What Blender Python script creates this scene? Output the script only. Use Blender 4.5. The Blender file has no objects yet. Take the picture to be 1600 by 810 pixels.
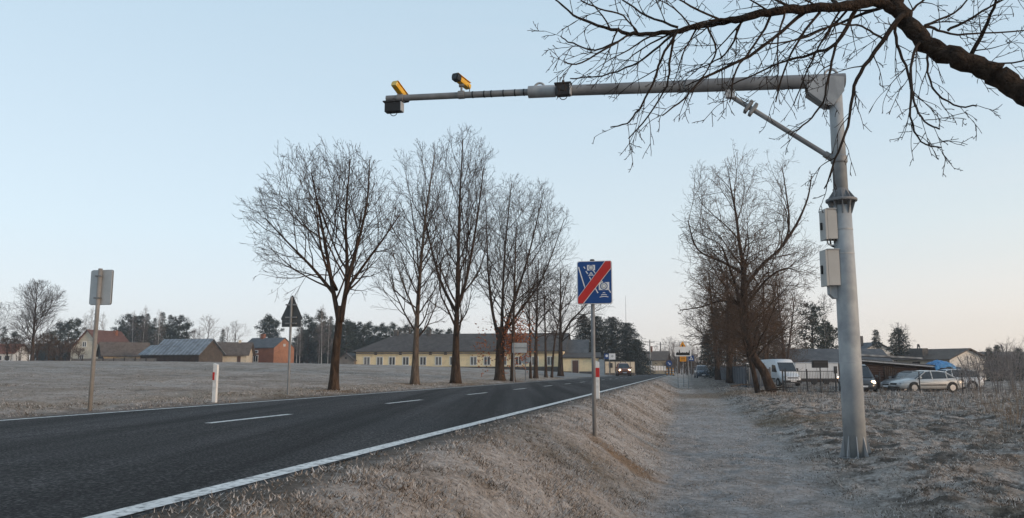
import bpy, math, random
import numpy as np
from math import sin, cos, pi, radians
from mathutils import Vector, Matrix

SC = bpy.context.scene
COL = SC.collection

# ------------------------------------------------------------------ camera
FOC, CAMZ = 1240.0, 1.6
PITCH = math.atan(167.0 / FOC)
PSI = radians(12.05)                       # road heading, clockwise from +Y
SP, CP = sin(PITCH), cos(PITCH)
cam = bpy.data.cameras.new('camera')
cam.sensor_fit = 'HORIZONTAL'
cam.sensor_width = 36.0
cam.lens = 36.0 * FOC / 1600.0
cam.clip_start, cam.clip_end = 0.1, 6000
camo = bpy.data.objects.new('camera', cam)
camo.location = (0, 0, CAMZ)
camo.rotation_euler = (pi / 2 + PITCH, 0, 0)
COL.objects.link(camo)
SC.camera = camo

# ------------------------------------------------------------------ sky and sun
HAZE = 0.0006
VEIL = 5.3                                          # the veil's brightness in the sky texture's own units
SUN_EL, SUN_AZ = radians(9.0), radians(118.0)      # azimuth clockwise from +Y: to the right and a little behind
world = bpy.data.worlds.new('World')
SC.world = world
world.use_nodes = True
wn = world.node_tree.nodes
wl = world.node_tree.links
wn.clear()
sky = wn.new('ShaderNodeTexSky')
sky.sky_type = 'NISHITA'
sky.sun_disc = False
sky.sun_elevation = SUN_EL
sky.sun_rotation = SUN_AZ
sky.altitude = 0
sky.air_density, sky.dust_density, sky.ozone_density = 1.0, 0.7, 1.6
hsv = wn.new('ShaderNodeHueSaturation')
hsv.inputs['Saturation'].default_value = 0.62
bg = wn.new('ShaderNodeBackground')
bg.inputs['Strength'].default_value = 0.15
wo = wn.new('ShaderNodeOutputWorld')
wl.new(sky.outputs[0], hsv.inputs['Color'])
# thin high morning veil over the clear sky: pale blue overhead, grey-pink low down, warmer towards the sun
tcw = wn.new('ShaderNodeTexCoord')
sxw = wn.new('ShaderNodeSeparateXYZ')
wl.new(tcw.outputs['Generated'], sxw.inputs[0])
veil = wn.new('ShaderNodeValToRGB')
els = veil.color_ramp.elements
stops = [(0.0, (.60, .60, .625)), (.06, (.655, .655, .69)), (.16, (.60, .675, .72)), (.42, (.485, .60, .675)), (1.0, (.32, .44, .56))]
while len(els) < len(stops): els.new(.5)
for e_, (p_, c_) in zip(els, stops): e_.position = p_; e_.color = (*c_, 1)
wl.new(sxw.outputs['Z'], veil.inputs[0])
sdot = wn.new('ShaderNodeVectorMath'); sdot.operation = 'DOT_PRODUCT'
wl.new(tcw.outputs['Generated'], sdot.inputs[0]); sdot.inputs[1].default_value = (sin(SUN_AZ), cos(SUN_AZ), 0)
sr = wn.new('ShaderNodeMapRange'); sr.inputs['From Min'].default_value = -.75; sr.inputs['From Max'].default_value = .75
wl.new(sdot.outputs['Value'], sr.inputs['Value'])
lowr = wn.new('ShaderNodeMapRange'); lowr.inputs['From Min'].default_value = .30; lowr.inputs['From Max'].default_value = 0.0
wl.new(sxw.outputs['Z'], lowr.inputs['Value'])
wm = wn.new('ShaderNodeMath'); wm.operation = 'MULTIPLY'
wl.new(sr.outputs[0], wm.inputs[0]); wl.new(lowr.outputs[0], wm.inputs[1])
tint = wn.new('ShaderNodeMix'); tint.data_type = 'RGBA'; tint.blend_type = 'MIX'
tint.inputs['A'].default_value = (.88, .93, .98, 1); tint.inputs['B'].default_value = (1.32, 1.06, .78, 1)
wl.new(wm.outputs[0], tint.inputs['Factor'])
vt = wn.new('ShaderNodeMix'); vt.data_type = 'RGBA'; vt.blend_type = 'MULTIPLY'; vt.inputs['Factor'].default_value = 1
wl.new(veil.outputs[0], vt.inputs['A']); wl.new(tint.outputs['Result'], vt.inputs['B'])
# faint streaks of cirrus
cm = wn.new('ShaderNodeMapping'); cm.inputs['Scale'].default_value = (1.2, 1.2, 14)
wl.new(tcw.outputs['Generated'], cm.inputs['Vector'])
cz = wn.new('ShaderNodeTexNoise'); cz.inputs['Scale'].default_value = 2.2; cz.inputs['Detail'].default_value = 5
wl.new(cm.outputs[0], cz.inputs['Vector'])
cr_ = wn.new('ShaderNodeMapRange'); cr_.inputs['From Min'].default_value = .5; cr_.inputs['From Max'].default_value = .8
cr_.inputs['To Min'].default_value = 0; cr_.inputs['To Max'].default_value = .16
wl.new(cz.outputs[0], cr_.inputs['Value'])
cf = wn.new('ShaderNodeMath'); cf.operation = 'MULTIPLY'
wl.new(cr_.outputs[0], cf.inputs[0]); wl.new(sr.outputs[0], cf.inputs[1])
cmx = wn.new('ShaderNodeMix'); cmx.data_type = 'RGBA'; cmx.inputs['B'].default_value = (.86, .74, .72, 1)
wl.new(cf.outputs[0], cmx.inputs['Factor']); wl.new(vt.outputs['Result'], cmx.inputs['A'])
vs = wn.new('ShaderNodeVectorMath'); vs.operation = 'SCALE'; vs.inputs['Scale'].default_value = VEIL
wl.new(cmx.outputs['Result'], vs.inputs[0])
skm = wn.new('ShaderNodeMix'); skm.data_type = 'RGBA'; skm.inputs['Factor'].default_value = .8
wl.new(hsv.outputs[0], skm.inputs['A']); wl.new(vs.outputs[0], skm.inputs['B'])
wl.new(skm.outputs['Result'], bg.inputs['Color'])
wl.new(bg.outputs[0], wo.inputs['Surface'])

sl = bpy.data.lights.new('sun', 'SUN')
sl.energy = 1.3
sl.angle = radians(14)
sl.color = (1.0, 0.70, 0.46)
so = bpy.data.objects.new('sun', sl)
sd = Vector((sin(SUN_AZ) * cos(SUN_EL), cos(SUN_AZ) * cos(SUN_EL), sin(SUN_EL)))
so.rotation_euler = sd.to_track_quat('Z', 'Y').to_euler()
COL.objects.link(so)

SC.view_settings.view_transform = 'Standard'
SC.view_settings.look = 'None'
SC.view_settings.gamma = 1
SC.view_settings.exposure = 0.77
SC.render.film_transparent = False
SC.cycles.use_denoising = True
SC.cycles.max_bounces = 5
SC.cycles.diffuse_bounces = 3
SC.cycles.volume_bounces = 0

# ------------------------------------------------------------------ picture -> place helpers
def ray(px, py):
    a = (px - 800) / FOC
    b = (405 - py) / FOC
    return Vector((a, CP - b * SP, SP + b * CP))

def at(px, py, Y):
    d = ray(px, py)
    t = Y / d.y
    return Vector((d.x * t, Y, CAMZ + d.z * t))

def sn(X, Y):
    return X * sin(PSI) + Y * cos(PSI), X * cos(PSI) - Y * sin(PSI)

def xy(s, n):
    return s * sin(PSI) + n * cos(PSI), s * cos(PSI) - n * sin(PSI)

def sstep(x, a, b):
    t = np.clip((x - a) / (b - a), 0, 1)
    return t * t * (3 - 2 * t)

N_R, N_L = -2.62, -8.95                   # painted edge lines, metres across the road from the camera's line
def zroad(s):
    return 0.93 - 0.0062 * np.clip(s, -60, 170)

_rs = np.random.RandomState(5)
_lat = _rs.rand(256, 256)
def vnoise(x, y):
    xi, yi = np.floor(x).astype(int), np.floor(y).astype(int)
    fx, fy = x - xi, y - yi
    fx, fy = fx * fx * (3 - 2 * fx), fy * fy * (3 - 2 * fy)
    g = lambda i, j: _lat[(xi + i) & 255, (yi + j) & 255]
    return (g(0, 0) * (1 - fx) + g(1, 0) * fx) * (1 - fy) + (g(0, 1) * (1 - fx) + g(1, 1) * fx) * fy - 0.5

MOUNDS = [(-5.5, 24.75, .9, .16), (-4.35, 35.9, 1.1, .16), (-2.7, 38.9, 1.2, .18), (-.73, 48.5, 1.4, .2), (4.8, 79, 1.8, .2), (6.14, 14.5, .7, .05), (15.3, 53, 1.6, .15)]
def ground(X, Y):
    X = np.asarray(X, float); Y = np.asarray(Y, float)
    s, n = sn(X, Y)
    zr = zroad(s)
    zd = -0.10 * sstep(s, 15, 60) - 0.05 * sstep(s, 60, 200) - 0.42 * sstep(s, 28, 70) * sstep(n, 3, 9)
    # right side: shoulder, bank, flat ditch path, rough waste ground
    bank = sstep(n, N_R + 0.45, -0.2 + 0.25 * vnoise(s * .15, n * 0))
    right = (zr + .012 * sstep(n, N_R + .1, N_R + .25)) * (1 - bank) + zd * bank
    right = right + 0.18 * sstep(n, 1.7, 3.2) + 0.10 * sstep(n, 5, 14)
    rough = sstep(n, 1.5, 2.6)
    bumps = (vnoise(X * .9, Y * .9) * .15 + vnoise(X * 2.1, Y * 2.1) * .12 + vnoise(X * 5, Y * 5) * .075 + vnoise(X * 11, Y * 11) * .035)
    right = right + rough * bumps * 1.1 + (1 - rough) * sstep(n, N_R + .3, N_R + .8) * (vnoise(X * 2.5, Y * 2.5) * .05 + vnoise(X * 6, Y * 6) * .028 + vnoise(X * 12, Y * 12) * .014)
    # left side: verge, field climbing away from the road
    m = -(n - N_L)
    g = 2.0 * (1 - np.exp(-np.clip(m - 1.5, 0, None) / 26.0)) * (0.12 + 0.88 * sstep(s, 5, 100))
    vb = sstep(m, 0.35, 0.9)
    left = zr + g + vb * (0.03 + vnoise(X * .8, Y * .8) * .12 + vnoise(X * 2.6, Y * 2.6) * .06 + vnoise(X * 6, Y * 6) * .03)
    z = np.where(n > (N_R + N_L) / 2, right, left)
    for (tx, ty, tr, th) in MOUNDS:
        q = ((X - tx) ** 2 + (Y - ty) ** 2) / (tr * tr)
        left = left + th * np.exp(-q * 1.5); right = right + th * np.exp(-q * 1.5)
    on = (n < N_R + .14) & (n > N_L - .33)
    return np.where(on, zr - 0.012, z)

def gz(x, y):
    return float(ground(x, y))

def hit(px, py):
    """where the ray through a pixel of the photograph meets the ground"""
    d = ray(px, py)
    t = 3.0
    while t < 400:
        p = d * t
        if CAMZ + p.z < gz(p.x, p.y):
            return Vector((p.x, p.y, gz(p.x, p.y)))
        t += 0.05 + t * 0.002
    return Vector((d.x * 400, d.y * 400, 0))

def foot(px, Y, z=None):
    """ground point at depth Y seen at column px"""
    z = 0.5 if z is None else z
    for _ in range(4):
        dep = Y * CP + (z - CAMZ) * SP
        X = (px - 800) / FOC * dep
        z = gz(X, Y)
    return Vector((X, Y, z))

# ------------------------------------------------------------------ materials
def mat(name, c1, c2=None, scale=4.0, rough=0.8, bump=0.0, bscale=None, metal=0.0, stretch=(1, 1, 1), lo=.35, hi=.65,
        detail=6, spec=0.3, c3=None, s3=20.0, a3=.5, emit=None, estr=0, island=False, alpha=None, coat=0.0):
    m = bpy.data.materials.new(name)
    m.use_nodes = True
    nt = m.node_tree
    N, L = nt.nodes, nt.links
    b = N['Principled BSDF']
    b.inputs['Roughness'].default_value = rough
    b.inputs['Metallic'].default_value = metal
    b.inputs['Specular IOR Level'].default_value = spec
    b.inputs['Coat Weight'].default_value = coat
    c1 = (*c1, 1); c2 = (*(c2 or [x * .8 for x in c1[:3]]), 1)
    tc = N.new('ShaderNodeTexCoord')
    mp = N.new('ShaderNodeMapping')
    mp.inputs['Scale'].default_value = stretch
    L.new(tc.outputs['Object'], mp.inputs['Vector'])
    nz = N.new('ShaderNodeTexNoise')
    nz.inputs['Scale'].default_value = scale
    nz.inputs['Detail'].default_value = detail
    nz.inputs['Roughness'].default_value = 0.65
    L.new(mp.outputs[0], nz.inputs['Vector'])
    rp = N.new('ShaderNodeValToRGB')
    rp.color_ramp.elements[0].position = lo
    rp.color_ramp.elements[1].position = hi
    rp.color_ramp.elements[0].color = c1
    rp.color_ramp.elements[1].color = c2
    if island:
        ge = N.new('ShaderNodeNewGeometry')
        mx = N.new('ShaderNodeMath'); mx.operation = 'MULTIPLY_ADD'
        L.new(ge.outputs['Random Per Island'], mx.inputs[0]); mx.inputs[1].default_value = .45
        ad = N.new('ShaderNodeMath'); ad.operation = 'ADD'; ad.inputs[1].default_value = -.225
        L.new(nz.outputs[0], ad.inputs[0]); L.new(ad.outputs[0], mx.inputs[2])
        L.new(mx.outputs[0], rp.inputs[0])
    else:
        L.new(nz.outputs[0], rp.inputs[0])
    out = rp.outputs[0]
    if c3 is not None:
        n3 = N.new('ShaderNodeTexNoise')
        n3.inputs['Scale'].default_value = s3
        n3.inputs['Detail'].default_value = 5
        L.new(mp.outputs[0], n3.inputs['Vector'])
        r3 = N.new('ShaderNodeValToRGB')
        r3.color_ramp.elements[0].position = .5
        r3.color_ramp.elements[1].position = .66
        r3.color_ramp.elements[0].color = (0, 0, 0, 1)
        r3.color_ramp.elements[1].color = (a3, a3, a3, 1)
        L.new(n3.outputs[0], r3.inputs[0])
        mi = N.new('ShaderNodeMix'); mi.data_type = 'RGBA'
        L.new(r3.outputs[0], mi.inputs['Factor'])
        L.new(out, mi.inputs['A'])
        mi.inputs['B'].default_value = (*c3, 1)
        out = mi.outputs['Result']
    L.new(out, b.inputs['Base Color'])
    if bump:
        bn = N.new('ShaderNodeTexNoise')
        bn.inputs['Scale'].default_value = bscale or scale * 4
        bn.inputs['Detail'].default_value = 6
        L.new(mp.outputs[0], bn.inputs['Vector'])
        bp = N.new('ShaderNodeBump')
        bp.inputs['Strength'].default_value = bump
        bp.inputs['Distance'].default_value = .05
        L.new(bn.outputs[0], bp.inputs['Height'])
        L.new(bp.outputs[0], b.inputs['Normal'])
    if emit:
        b.inputs['Emission Color'].default_value = (*emit, 1)
        b.inputs['Emission Strength'].default_value = estr
    return m

def stripes(m, axis, scale, depth=.4, dark=.75):
    """ribs or courses: a wave texture that bumps and slightly tints an existing material"""
    nt = m.node_tree; N, L = nt.nodes, nt.links
    b = N['Principled BSDF']
    tc = N.new('ShaderNodeTexCoord')
    w = N.new('ShaderNodeTexWave')
    w.bands_direction = axis
    w.inputs['Scale'].default_value = scale
    w.inputs['Distortion'].default_value = .3
    L.new(tc.outputs['Object'], w.inputs['Vector'])
    src = b.inputs['Base Color'].links[0].from_socket
    r = N.new('ShaderNodeMapRange')
    r.inputs['To Min'].default_value = dark
    L.new(w.outputs['Fac'], r.inputs['Value'])
    mi = N.new('ShaderNodeMix'); mi.data_type = 'RGBA'; mi.blend_type = 'MULTIPLY'
    mi.inputs['Factor'].default_value = 1
    L.new(src, mi.inputs['A']); L.new(r.outputs[0], mi.inputs['B'])
    L.new(mi.outputs['Result'], b.inputs['Base Color'])
    bp = N.new('ShaderNodeBump'); bp.inputs['Strength'].default_value = depth; bp.inputs['Distance'].default_value = .03
    L.new(w.outputs['Fac'], bp.inputs['Height'])
    L.new(bp.outputs[0], b.inputs['Normal'])
    return m

def brickify(m, scale=1.0):
    nt = m.node_tree; N, L = nt.nodes, nt.links
    b = N['Principled BSDF']
    tc = N.new('ShaderNodeTexCoord')
    sx = N.new('ShaderNodeSeparateXYZ'); L.new(tc.outputs['Object'], sx.inputs[0])
    ad = N.new('ShaderNodeMath'); ad.operation = 'ADD'; L.new(sx.outputs[0], ad.inputs[0]); L.new(sx.outputs[1], ad.inputs[1])
    cb = N.new('ShaderNodeCombineXYZ'); L.new(ad.outputs[0], cb.inputs[0]); L.new(sx.outputs[2], cb.inputs[1])
    br = N.new('ShaderNodeTexBrick'); br.inputs['Scale'].default_value = 3.0 * scale
    br.inputs['Mortar Size'].default_value = .03
    br.inputs['Color1'].default_value = (1, 1, 1, 1); br.inputs['Color2'].default_value = (.65, .65, .65, 1); br.inputs['Mortar'].default_value = (.9, .95, 1, 1)
    L.new(cb.outputs[0], br.inputs['Vector'])
    src = b.inputs['Base Color'].links[0].from_socket
    mi = N.new('ShaderNodeMix'); mi.data_type = 'RGBA'; mi.blend_type = 'MULTIPLY'; mi.inputs['Factor'].default_value = 1
    L.new(src, mi.inputs['A']); L.new(br.outputs[0], mi.inputs['B'])
    L.new(mi.outputs['Result'], b.inputs['Base Color'])
    return m

PATCHES = [(1.55, 11.6, .35, .9, radians(38)), (-5.2, 24.3, .9, .7, 0), (-4.2, 35.5, 1.1, .8, 0), (-2.5, 38.5, 1.2, .8, 0), (-.5, 48, 1.5, 1.0, 0), (6.2, 14.0, .5, .35, 0)]
def ground_material():
    m = bpy.data.materials.new('frosted_ground')
    m.use_nodes = True
    nt = m.node_tree; N, L = nt.nodes, nt.links
    b = N['Principled BSDF']
    b.inputs['Roughness'].default_value = .9
    b.inputs['Specular IOR Level'].default_value = .15
    geo = N.new('ShaderNodeNewGeometry')
    pos = geo.outputs['Position']
    def noise(sc, det=6, rough=.6, vec=None, stretch=None):
        n = N.new('ShaderNodeTexNoise'); n.inputs['Scale'].default_value = sc; n.inputs['Detail'].default_value = det
        n.inputs['Roughness'].default_value = rough
        if stretch:
            mp = N.new('ShaderNodeMapping'); mp.inputs['Scale'].default_value = stretch
            L.new(pos, mp.inputs['Vector']); L.new(mp.outputs[0], n.inputs['Vector'])
        else:
            L.new(pos, n.inputs['Vector'])
        return n.outputs[0]
    def ramp(v, *st):
        r = N.new('ShaderNodeValToRGB')
        e = r.color_ramp.elements
        while len(e) < len(st): e.new(.5)
        for k, (p, c) in enumerate(st):
            e[k].position = p; e[k].color = (*c, 1) if isinstance(c, tuple) else (c, c, c, 1)
        L.new(v, r.inputs[0]); return r.outputs[0]
    def mix(f, a, bb):
        x = N.new('ShaderNodeMix'); x.data_type = 'RGBA'
        if isinstance(f, float): x.inputs['Factor'].default_value = f
        else: L.new(f, x.inputs['Factor'])
        for s_, v in (('A', a), ('B', bb)):
            if isinstance(v, tuple): x.inputs[s_].default_value = (*v, 1)
            else: L.new(v, x.inputs[s_])
        return x.outputs['Result']
    def math_(op, a, bb):
        x = N.new('ShaderNodeMath'); x.operation = op
        for k, v in enumerate((a, bb)):
            if isinstance(v, float): x.inputs[k].default_value = v
            else: L.new(v, x.inputs[k])
        return x.outputs[0]
    dp = N.new('ShaderNodeVectorMath'); dp.operation = 'DOT_PRODUCT'
    L.new(pos, dp.inputs[0]); dp.inputs[1].default_value = (cos(PSI), -sin(PSI), 0)
    nn = math_('ADD', dp.outputs['Value'], math_('MULTIPLY', math_('ADD', noise(1.6), -.5), .9))
    def band(a0, a1, b0, b1):
        def mr(lo, hi):
            r = N.new('ShaderNodeMapRange'); r.interpolation_type = 'SMOOTHSTEP'
            r.inputs['From Min'].default_value = lo; r.inputs['From Max'].default_value = hi
            L.new(nn, r.inputs['Value']); return r.outputs[0]
        return math_('MULTIPLY', mr(a0, a1), math_('SUBTRACT', 1.0, mr(b0, b1)))
    big = noise(.22, 5)
    mid = noise(1.7, 6)
    fine = noise(17, 8, .7)
    straw = ramp(fine, (.28, (.080, .058, .040)), (.5, (.20, .152, .110)), (.72, (.36, .29, .225)))
    frost = ramp(fine, (.28, (.150, .131, .119)), (.5, (.375, .330, .295)), (.72, (.58, .525, .485)))
    
    earth = ramp(noise(9, 7), (.3, (.040, .032, .026)), (.7, (.115, .094, .076)))
    base = mix(ramp(math_('ADD', math_('MULTIPLY', big, .5), math_('MULTIPLY', mid, .5)), (.38, 0.0), (.54, 1.0)), straw, frost)
    # path in the ditch: greyer, more frost, short turf
    pathc = ramp(math_('ADD', math_('MULTIPLY', noise(14, 9, .8), .72), math_('MULTIPLY', noise(3.0, 4), .28)), (.36, (.065, .060, .057)), (.47, (.225, .217, .215)), (.58, (.46, .45, .455)))
    ds = N.new('ShaderNodeVectorMath'); ds.operation = 'DOT_PRODUCT'
    L.new(pos, ds.inputs[0]); ds.inputs[1].default_value = (sin(PSI), cos(PSI), 0)
    fr = N.new('ShaderNodeMapRange'); fr.inputs['From Min'].default_value = 42; fr.inputs['From Max'].default_value = 24; fr.inputs['To Max'].default_value = .52
    L.new(ds.outputs['Value'], fr.inputs['Value'])
    base = mix(math_('MULTIPLY', band(-.6, -.1, 1.5, 2.2), fr.outputs[0]), base, pathc)
    # worn earth track further on, between the fence and the bank
    fe = N.new('ShaderNodeMapRange'); fe.inputs['From Min'].default_value = 38; fe.inputs['From Max'].default_value = 60; fe.inputs['To Max'].default_value = .6
    L.new(ds.outputs['Value'], fe.inputs['Value'])
    base = mix(math_('MULTIPLY', band(.2, 1.0, 4.5, 6.0), fe.outputs[0]), base, ramp(noise(4, 7), (.3, (.055, .045, .037)), (.7, (.16, .135, .115))))
    # waste ground on the right: dark clods
    clod = math_('MULTIPLY', ramp(noise(2.2, 8, .72), (.46, 0.0), (.555, .9)), band(1.7, 2.6, 60, 80))
    base = mix(clod, base, earth)
    # bare dirt along the asphalt, both sides
    dirt = math_('MULTIPLY', band(N_R - .3, N_R - .1, N_R + .25, N_R + .75), .85)
    base = mix(dirt, base, earth)
    base = mix(math_('MULTIPLY', band(-200, -180, N_L - 5, N_L - 2.5), .32), base, ramp(fine, (.3, (.235, .195, .165)), (.55, (.415, .357, .312)), (.75, (.57, .505, .455))))
    streak = math_('MULTIPLY', ramp(noise(1.0, 8, .75, stretch=(.3, .75, 1)), (.50, 0.0), (.66, .75)), band(-200, -180, N_L - 6, N_L - 4))
    base = mix(streak, base, earth)
    dirt2 = math_('MULTIPLY', band(N_L - .9, N_L - .5, N_L - .2, N_L + .1), .6)
    base = mix(dirt2, base, earth)
    base = mix(math_('MULTIPLY', ramp(noise(.35, 6, .65), (.45, 0.0), (.62, .55)), band(-200, -180, N_L - 5, N_L - 3)), base, straw)
    strawl = math_('MULTIPLY', band(N_L - 4.5, N_L - 2.6, N_L - 1.2, N_L - .7), .55)
    base = mix(strawl, base, ramp(fine, (.3, (.12, .085, .055)), (.7, (.36, .28, .19))))
    # dug sandy soil by the sign post and straw litter round the leaning tree
    def patch(x, y, rx, ry, rot, col, amt):
        nonlocal base
        mp = N.new('ShaderNodeMapping'); mp.vector_type = 'TEXTURE'
        mp.inputs['Location'].default_value = (x, y, 0); mp.inputs['Rotation'].default_value = (0, 0, rot); mp.inputs['Scale'].default_value = (rx, ry, 1000)
        L.new(pos, mp.inputs['Vector'])
        ln = N.new('ShaderNodeVectorMath'); ln.operation = 'LENGTH'; L.new(mp.outputs[0], ln.inputs[0])
        v = math_('ADD', ln.outputs['Value'], math_('MULTIPLY', math_('ADD', noise(3.0), -.5), 1.2))
        r = N.new('ShaderNodeMapRange'); r.interpolation_type = 'SMOOTHSTEP'
        r.inputs['From Min'].default_value = 1.1; r.inputs['From Max'].default_value = .5; r.inputs['To Max'].default_value = amt
        L.new(v, r.inputs['Value'])
        base = mix(r.outputs[0], base, col)
    sand = ramp(fine, (.3, (.10, .055, .025)), (.7, (.26, .155, .075)))
    for px, py, rx, ry, rot in PATCHES:
        patch(px, py, rx, ry, rot, sand, .75)
    patch(13.0, 45, 5.5, 5, 0, ramp(fine, (.3, (.10, .062, .035)), (.7, (.27, .185, .11))), .7)
    patch(8.2, 22, 1.8, 3.2, 0, ramp(fine, (.3, (.10, .062, .035)), (.7, (.27, .185, .11))), .6)
    L.new(base, b.inputs['Base Color'])
    bp = N.new('ShaderNodeBump'); bp.inputs['Strength'].default_value = .9; bp.inputs['Distance'].default_value = .05
    L.new(math_('ADD', fine, math_('MULTIPLY', noise(55, 4), .5)), bp.inputs['Height'])
    L.new(bp.outputs[0], b.inputs['Normal'])
    return m

def asphalt_material():
    m = mat('asphalt', (.014, .0138, .0146), (.022, .0218, .023), 1.2, .9, bump=.6, bscale=90, c3=(.115, .113, .112), s3=46, a3=.85, spec=.22,
            stretch=(1, 1, 1))
    nt = m.node_tree; N, L = nt.nodes, nt.links
    b = N['Principled BSDF']
    geo = N.new('ShaderNodeNewGeometry')
    dp = N.new('ShaderNodeVectorMath'); dp.operation = 'DOT_PRODUCT'
    L.new(geo.outputs['Position'], dp.inputs[0]); dp.inputs[1].default_value = (cos(PSI), -sin(PSI), 0)
    # worn wheel tracks: lanes of lighter and darker aggregate running along the road
    mp = N.new('ShaderNodeMapping'); mp.inputs['Rotation'].default_value = (0, 0, PSI); mp.inputs['Scale'].default_value = (1.6, .03, 1)
    L.new(geo.outputs['Position'], mp.inputs[0])
    nz = N.new('ShaderNodeTexNoise'); nz.inputs['Scale'].default_value = 1.1; nz.inputs['Detail'].default_value = 4
    L.new(mp.outputs[0], nz.inputs['Vector'])
    r = N.new('ShaderNodeMapRange'); r.inputs['From Min'].default_value = .36; r.inputs['From Max'].default_value = .64
    r.inputs['To Min'].default_value = .58; r.inputs['To Max'].default_value = 1.65
    L.new(nz.outputs[0], r.inputs['Value'])
    src = b.inputs['Base Color'].links[0].from_socket
    mi = N.new('ShaderNodeMix'); mi.data_type = 'RGBA'; mi.blend_type = 'MULTIPLY'; mi.inputs['Factor'].default_value = 1
    L.new(src, mi.inputs['A']); L.new(r.outputs[0], mi.inputs['B'])
    sn_ = N.new('ShaderNodeTexNoise'); sn_.inputs['Scale'].default_value = .8; sn_.inputs['Detail'].default_value = 6
    L.new(geo.outputs['Position'], sn_.inputs['Vector'])
    ma = N.new('ShaderNodeMath'); ma.operation = 'MULTIPLY_ADD'; ma.inputs[1].default_value = .35
    L.new(sn_.outputs[0], ma.inputs[0]); L.new(dp.outputs['Value'], ma.inputs[2])
    md = N.new('ShaderNodeMath'); md.operation = 'ADD'; md.inputs[1].default_value = 6.55 - .175
    L.new(ma.outputs[0], md.inputs[0])
    ab = N.new('ShaderNodeMath'); ab.operation = 'ABSOLUTE'; L.new(md.outputs[0], ab.inputs[0])
    cr = N.new('ShaderNodeMapRange'); cr.inputs['From Min'].default_value = .012; cr.inputs['From Max'].default_value = .03
    cr.inputs['To Min'].default_value = .35; cr.inputs['To Max'].default_value = 1
    L.new(ab.outputs[0], cr.inputs['Value'])
    m2 = N.new('ShaderNodeMix'); m2.data_type = 'RGBA'; m2.blend_type = 'MULTIPLY'; m2.inputs['Factor'].default_value = 1
    L.new(mi.outputs['Result'], m2.inputs['A']); L.new(cr.outputs[0], m2.inputs['B'])
    L.new(m2.outputs['Result'], b.inputs['Base Color'])
    return m

M = {}
M['ground'] = ground_material()
M['asphalt'] = asphalt_material()
M['paint'] = mat('road_paint', (.74, .73, .70), (.55, .54, .52), 6, .7, c3=(.16, .16, .16), s3=24, a3=.85)
M['gravel'] = mat('gravel', (.16, .15, .14), (.26, .25, .24), 8, .9, bump=.5, bscale=60)
M['grass'] = mat('dry_frosted_grass', (.080, .059, .042), (.55, .497, .455), 2.4, .85, spec=.15, island=True, lo=.34, hi=.68, detail=8)
M['weed'] = mat('dry_weed', (.16, .115, .08), (.30, .25, .20), 3, .9, island=True)
M['frost_twig'] = mat('frosted_twig', (.125, .110, .105), (.235, .22, .215), 3, .9)
M['bark'] = mat('bark', (.022, .015, .011), (.078, .052, .037), 9, .95, bump=1.0, bscale=24, stretch=(1, 1, .25), spec=.1)
M['bark_pale'] = mat('bark_pale', (.055, .043, .034), (.14, .108, .084), 9, .95, bump=1.0, bscale=24, stretch=(1, 1, .25), spec=.1)
M['twig'] = mat('twig', (.024, .017, .013), (.055, .039, .030), 2, .9, spec=.1)
M['twig_brown'] = mat('twig_brown', (.054, .035, .023), (.105, .068, .045), 2, .9, spec=.1)
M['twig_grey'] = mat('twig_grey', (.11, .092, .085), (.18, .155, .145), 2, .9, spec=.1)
M['twig_dark'] = mat('twig_dark', (.022, .017, .014), (.05, .038, .031), 3, .9, spec=.1)
M['bark_dark'] = mat('bark_dark', (.018, .013, .010), (.062, .044, .033), 14, .95, bump=1.0, bscale=34, stretch=(1, 1, 1), spec=.1)
M['birch'] = mat('birch_bark', (.42, .40, .37), (.60, .58, .55), 3, .8, c3=(.05, .045, .04), s3=6, stretch=(1, 1, 4))
M['needles'] = mat('pine_needles', (.014, .022, .016), (.042, .055, .040), .5, .8, spec=.15, island=True, lo=.3, hi=.7)
M['needles_brown'] = mat('brownish_needles', (.035, .036, .026), (.085, .075, .052), .5, .8, spec=.15, island=True, lo=.3, hi=.7)
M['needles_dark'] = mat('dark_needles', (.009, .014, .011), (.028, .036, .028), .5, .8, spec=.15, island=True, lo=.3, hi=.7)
M['leaf_dead'] = mat('dead_oak_leaves', (.15, .048, .018), (.30, .10, .036), 2, .8, island=True)
M['galv'] = mat('galvanised_steel', (.30, .315, .33), (.40, .415, .43), 2.2, .62, metal=.15, c3=(.22, .235, .25), s3=5, a3=.7, stretch=(1, 1, .5))
M['galv_dark'] = mat('grey_steel', (.16, .165, .17), (.24, .245, .25), 4, .6, metal=.2)
M['galv_mast'] = mat('weathered_mast_steel', (.25, .27, .29), (.40, .42, .43), 1.6, .68, metal=.1, c3=(.16, .18, .20), s3=2.2, a3=.55, stretch=(1, 1, .8), spec=.3)
M['galv_arm'] = mat('weathered_shaded_arm_steel', (.15, .155, .165), (.24, .245, .25), 1.6, .7, metal=.1, c3=(.10, .105, .115), s3=2.5, a3=.5)  # mast steel darkened: shade on the arm's underside is put into the colour
M['box'] = mat('grey_plastic', (.36, .36, .35), (.41, .41, .40), 2, .55)
M['black'] = mat('black_plastic', (.012, .012, .013), (.02, .02, .022), 4, .5)
M['rubber'] = mat('rubber', (.018, .018, .019), (.03, .03, .03), 5, .85)
M['yellow'] = mat('yellow_housing', (.62, .33, .015), (.70, .40, .03), 3, .4)
M['pale_yellow'] = mat('faded_yellow', (.70, .52, .16), (.6, .42, .1), 3, .45)
M['lens'] = mat('dark_glass', (.01, .012, .014), (.014, .016, .02), 3, .12, spec=.6)
M['sign_blue'] = mat('sign_blue', (.006, .048, .19), (.008, .058, .22), 3, .45)
M['sign_red'] = mat('sign_red', (.42, .022, .020), (.48, .03, .025), 3, .45)
M['sign_white'] = mat('sign_white', (.66, .67, .68), (.74, .75, .76), 3, .45)
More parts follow.
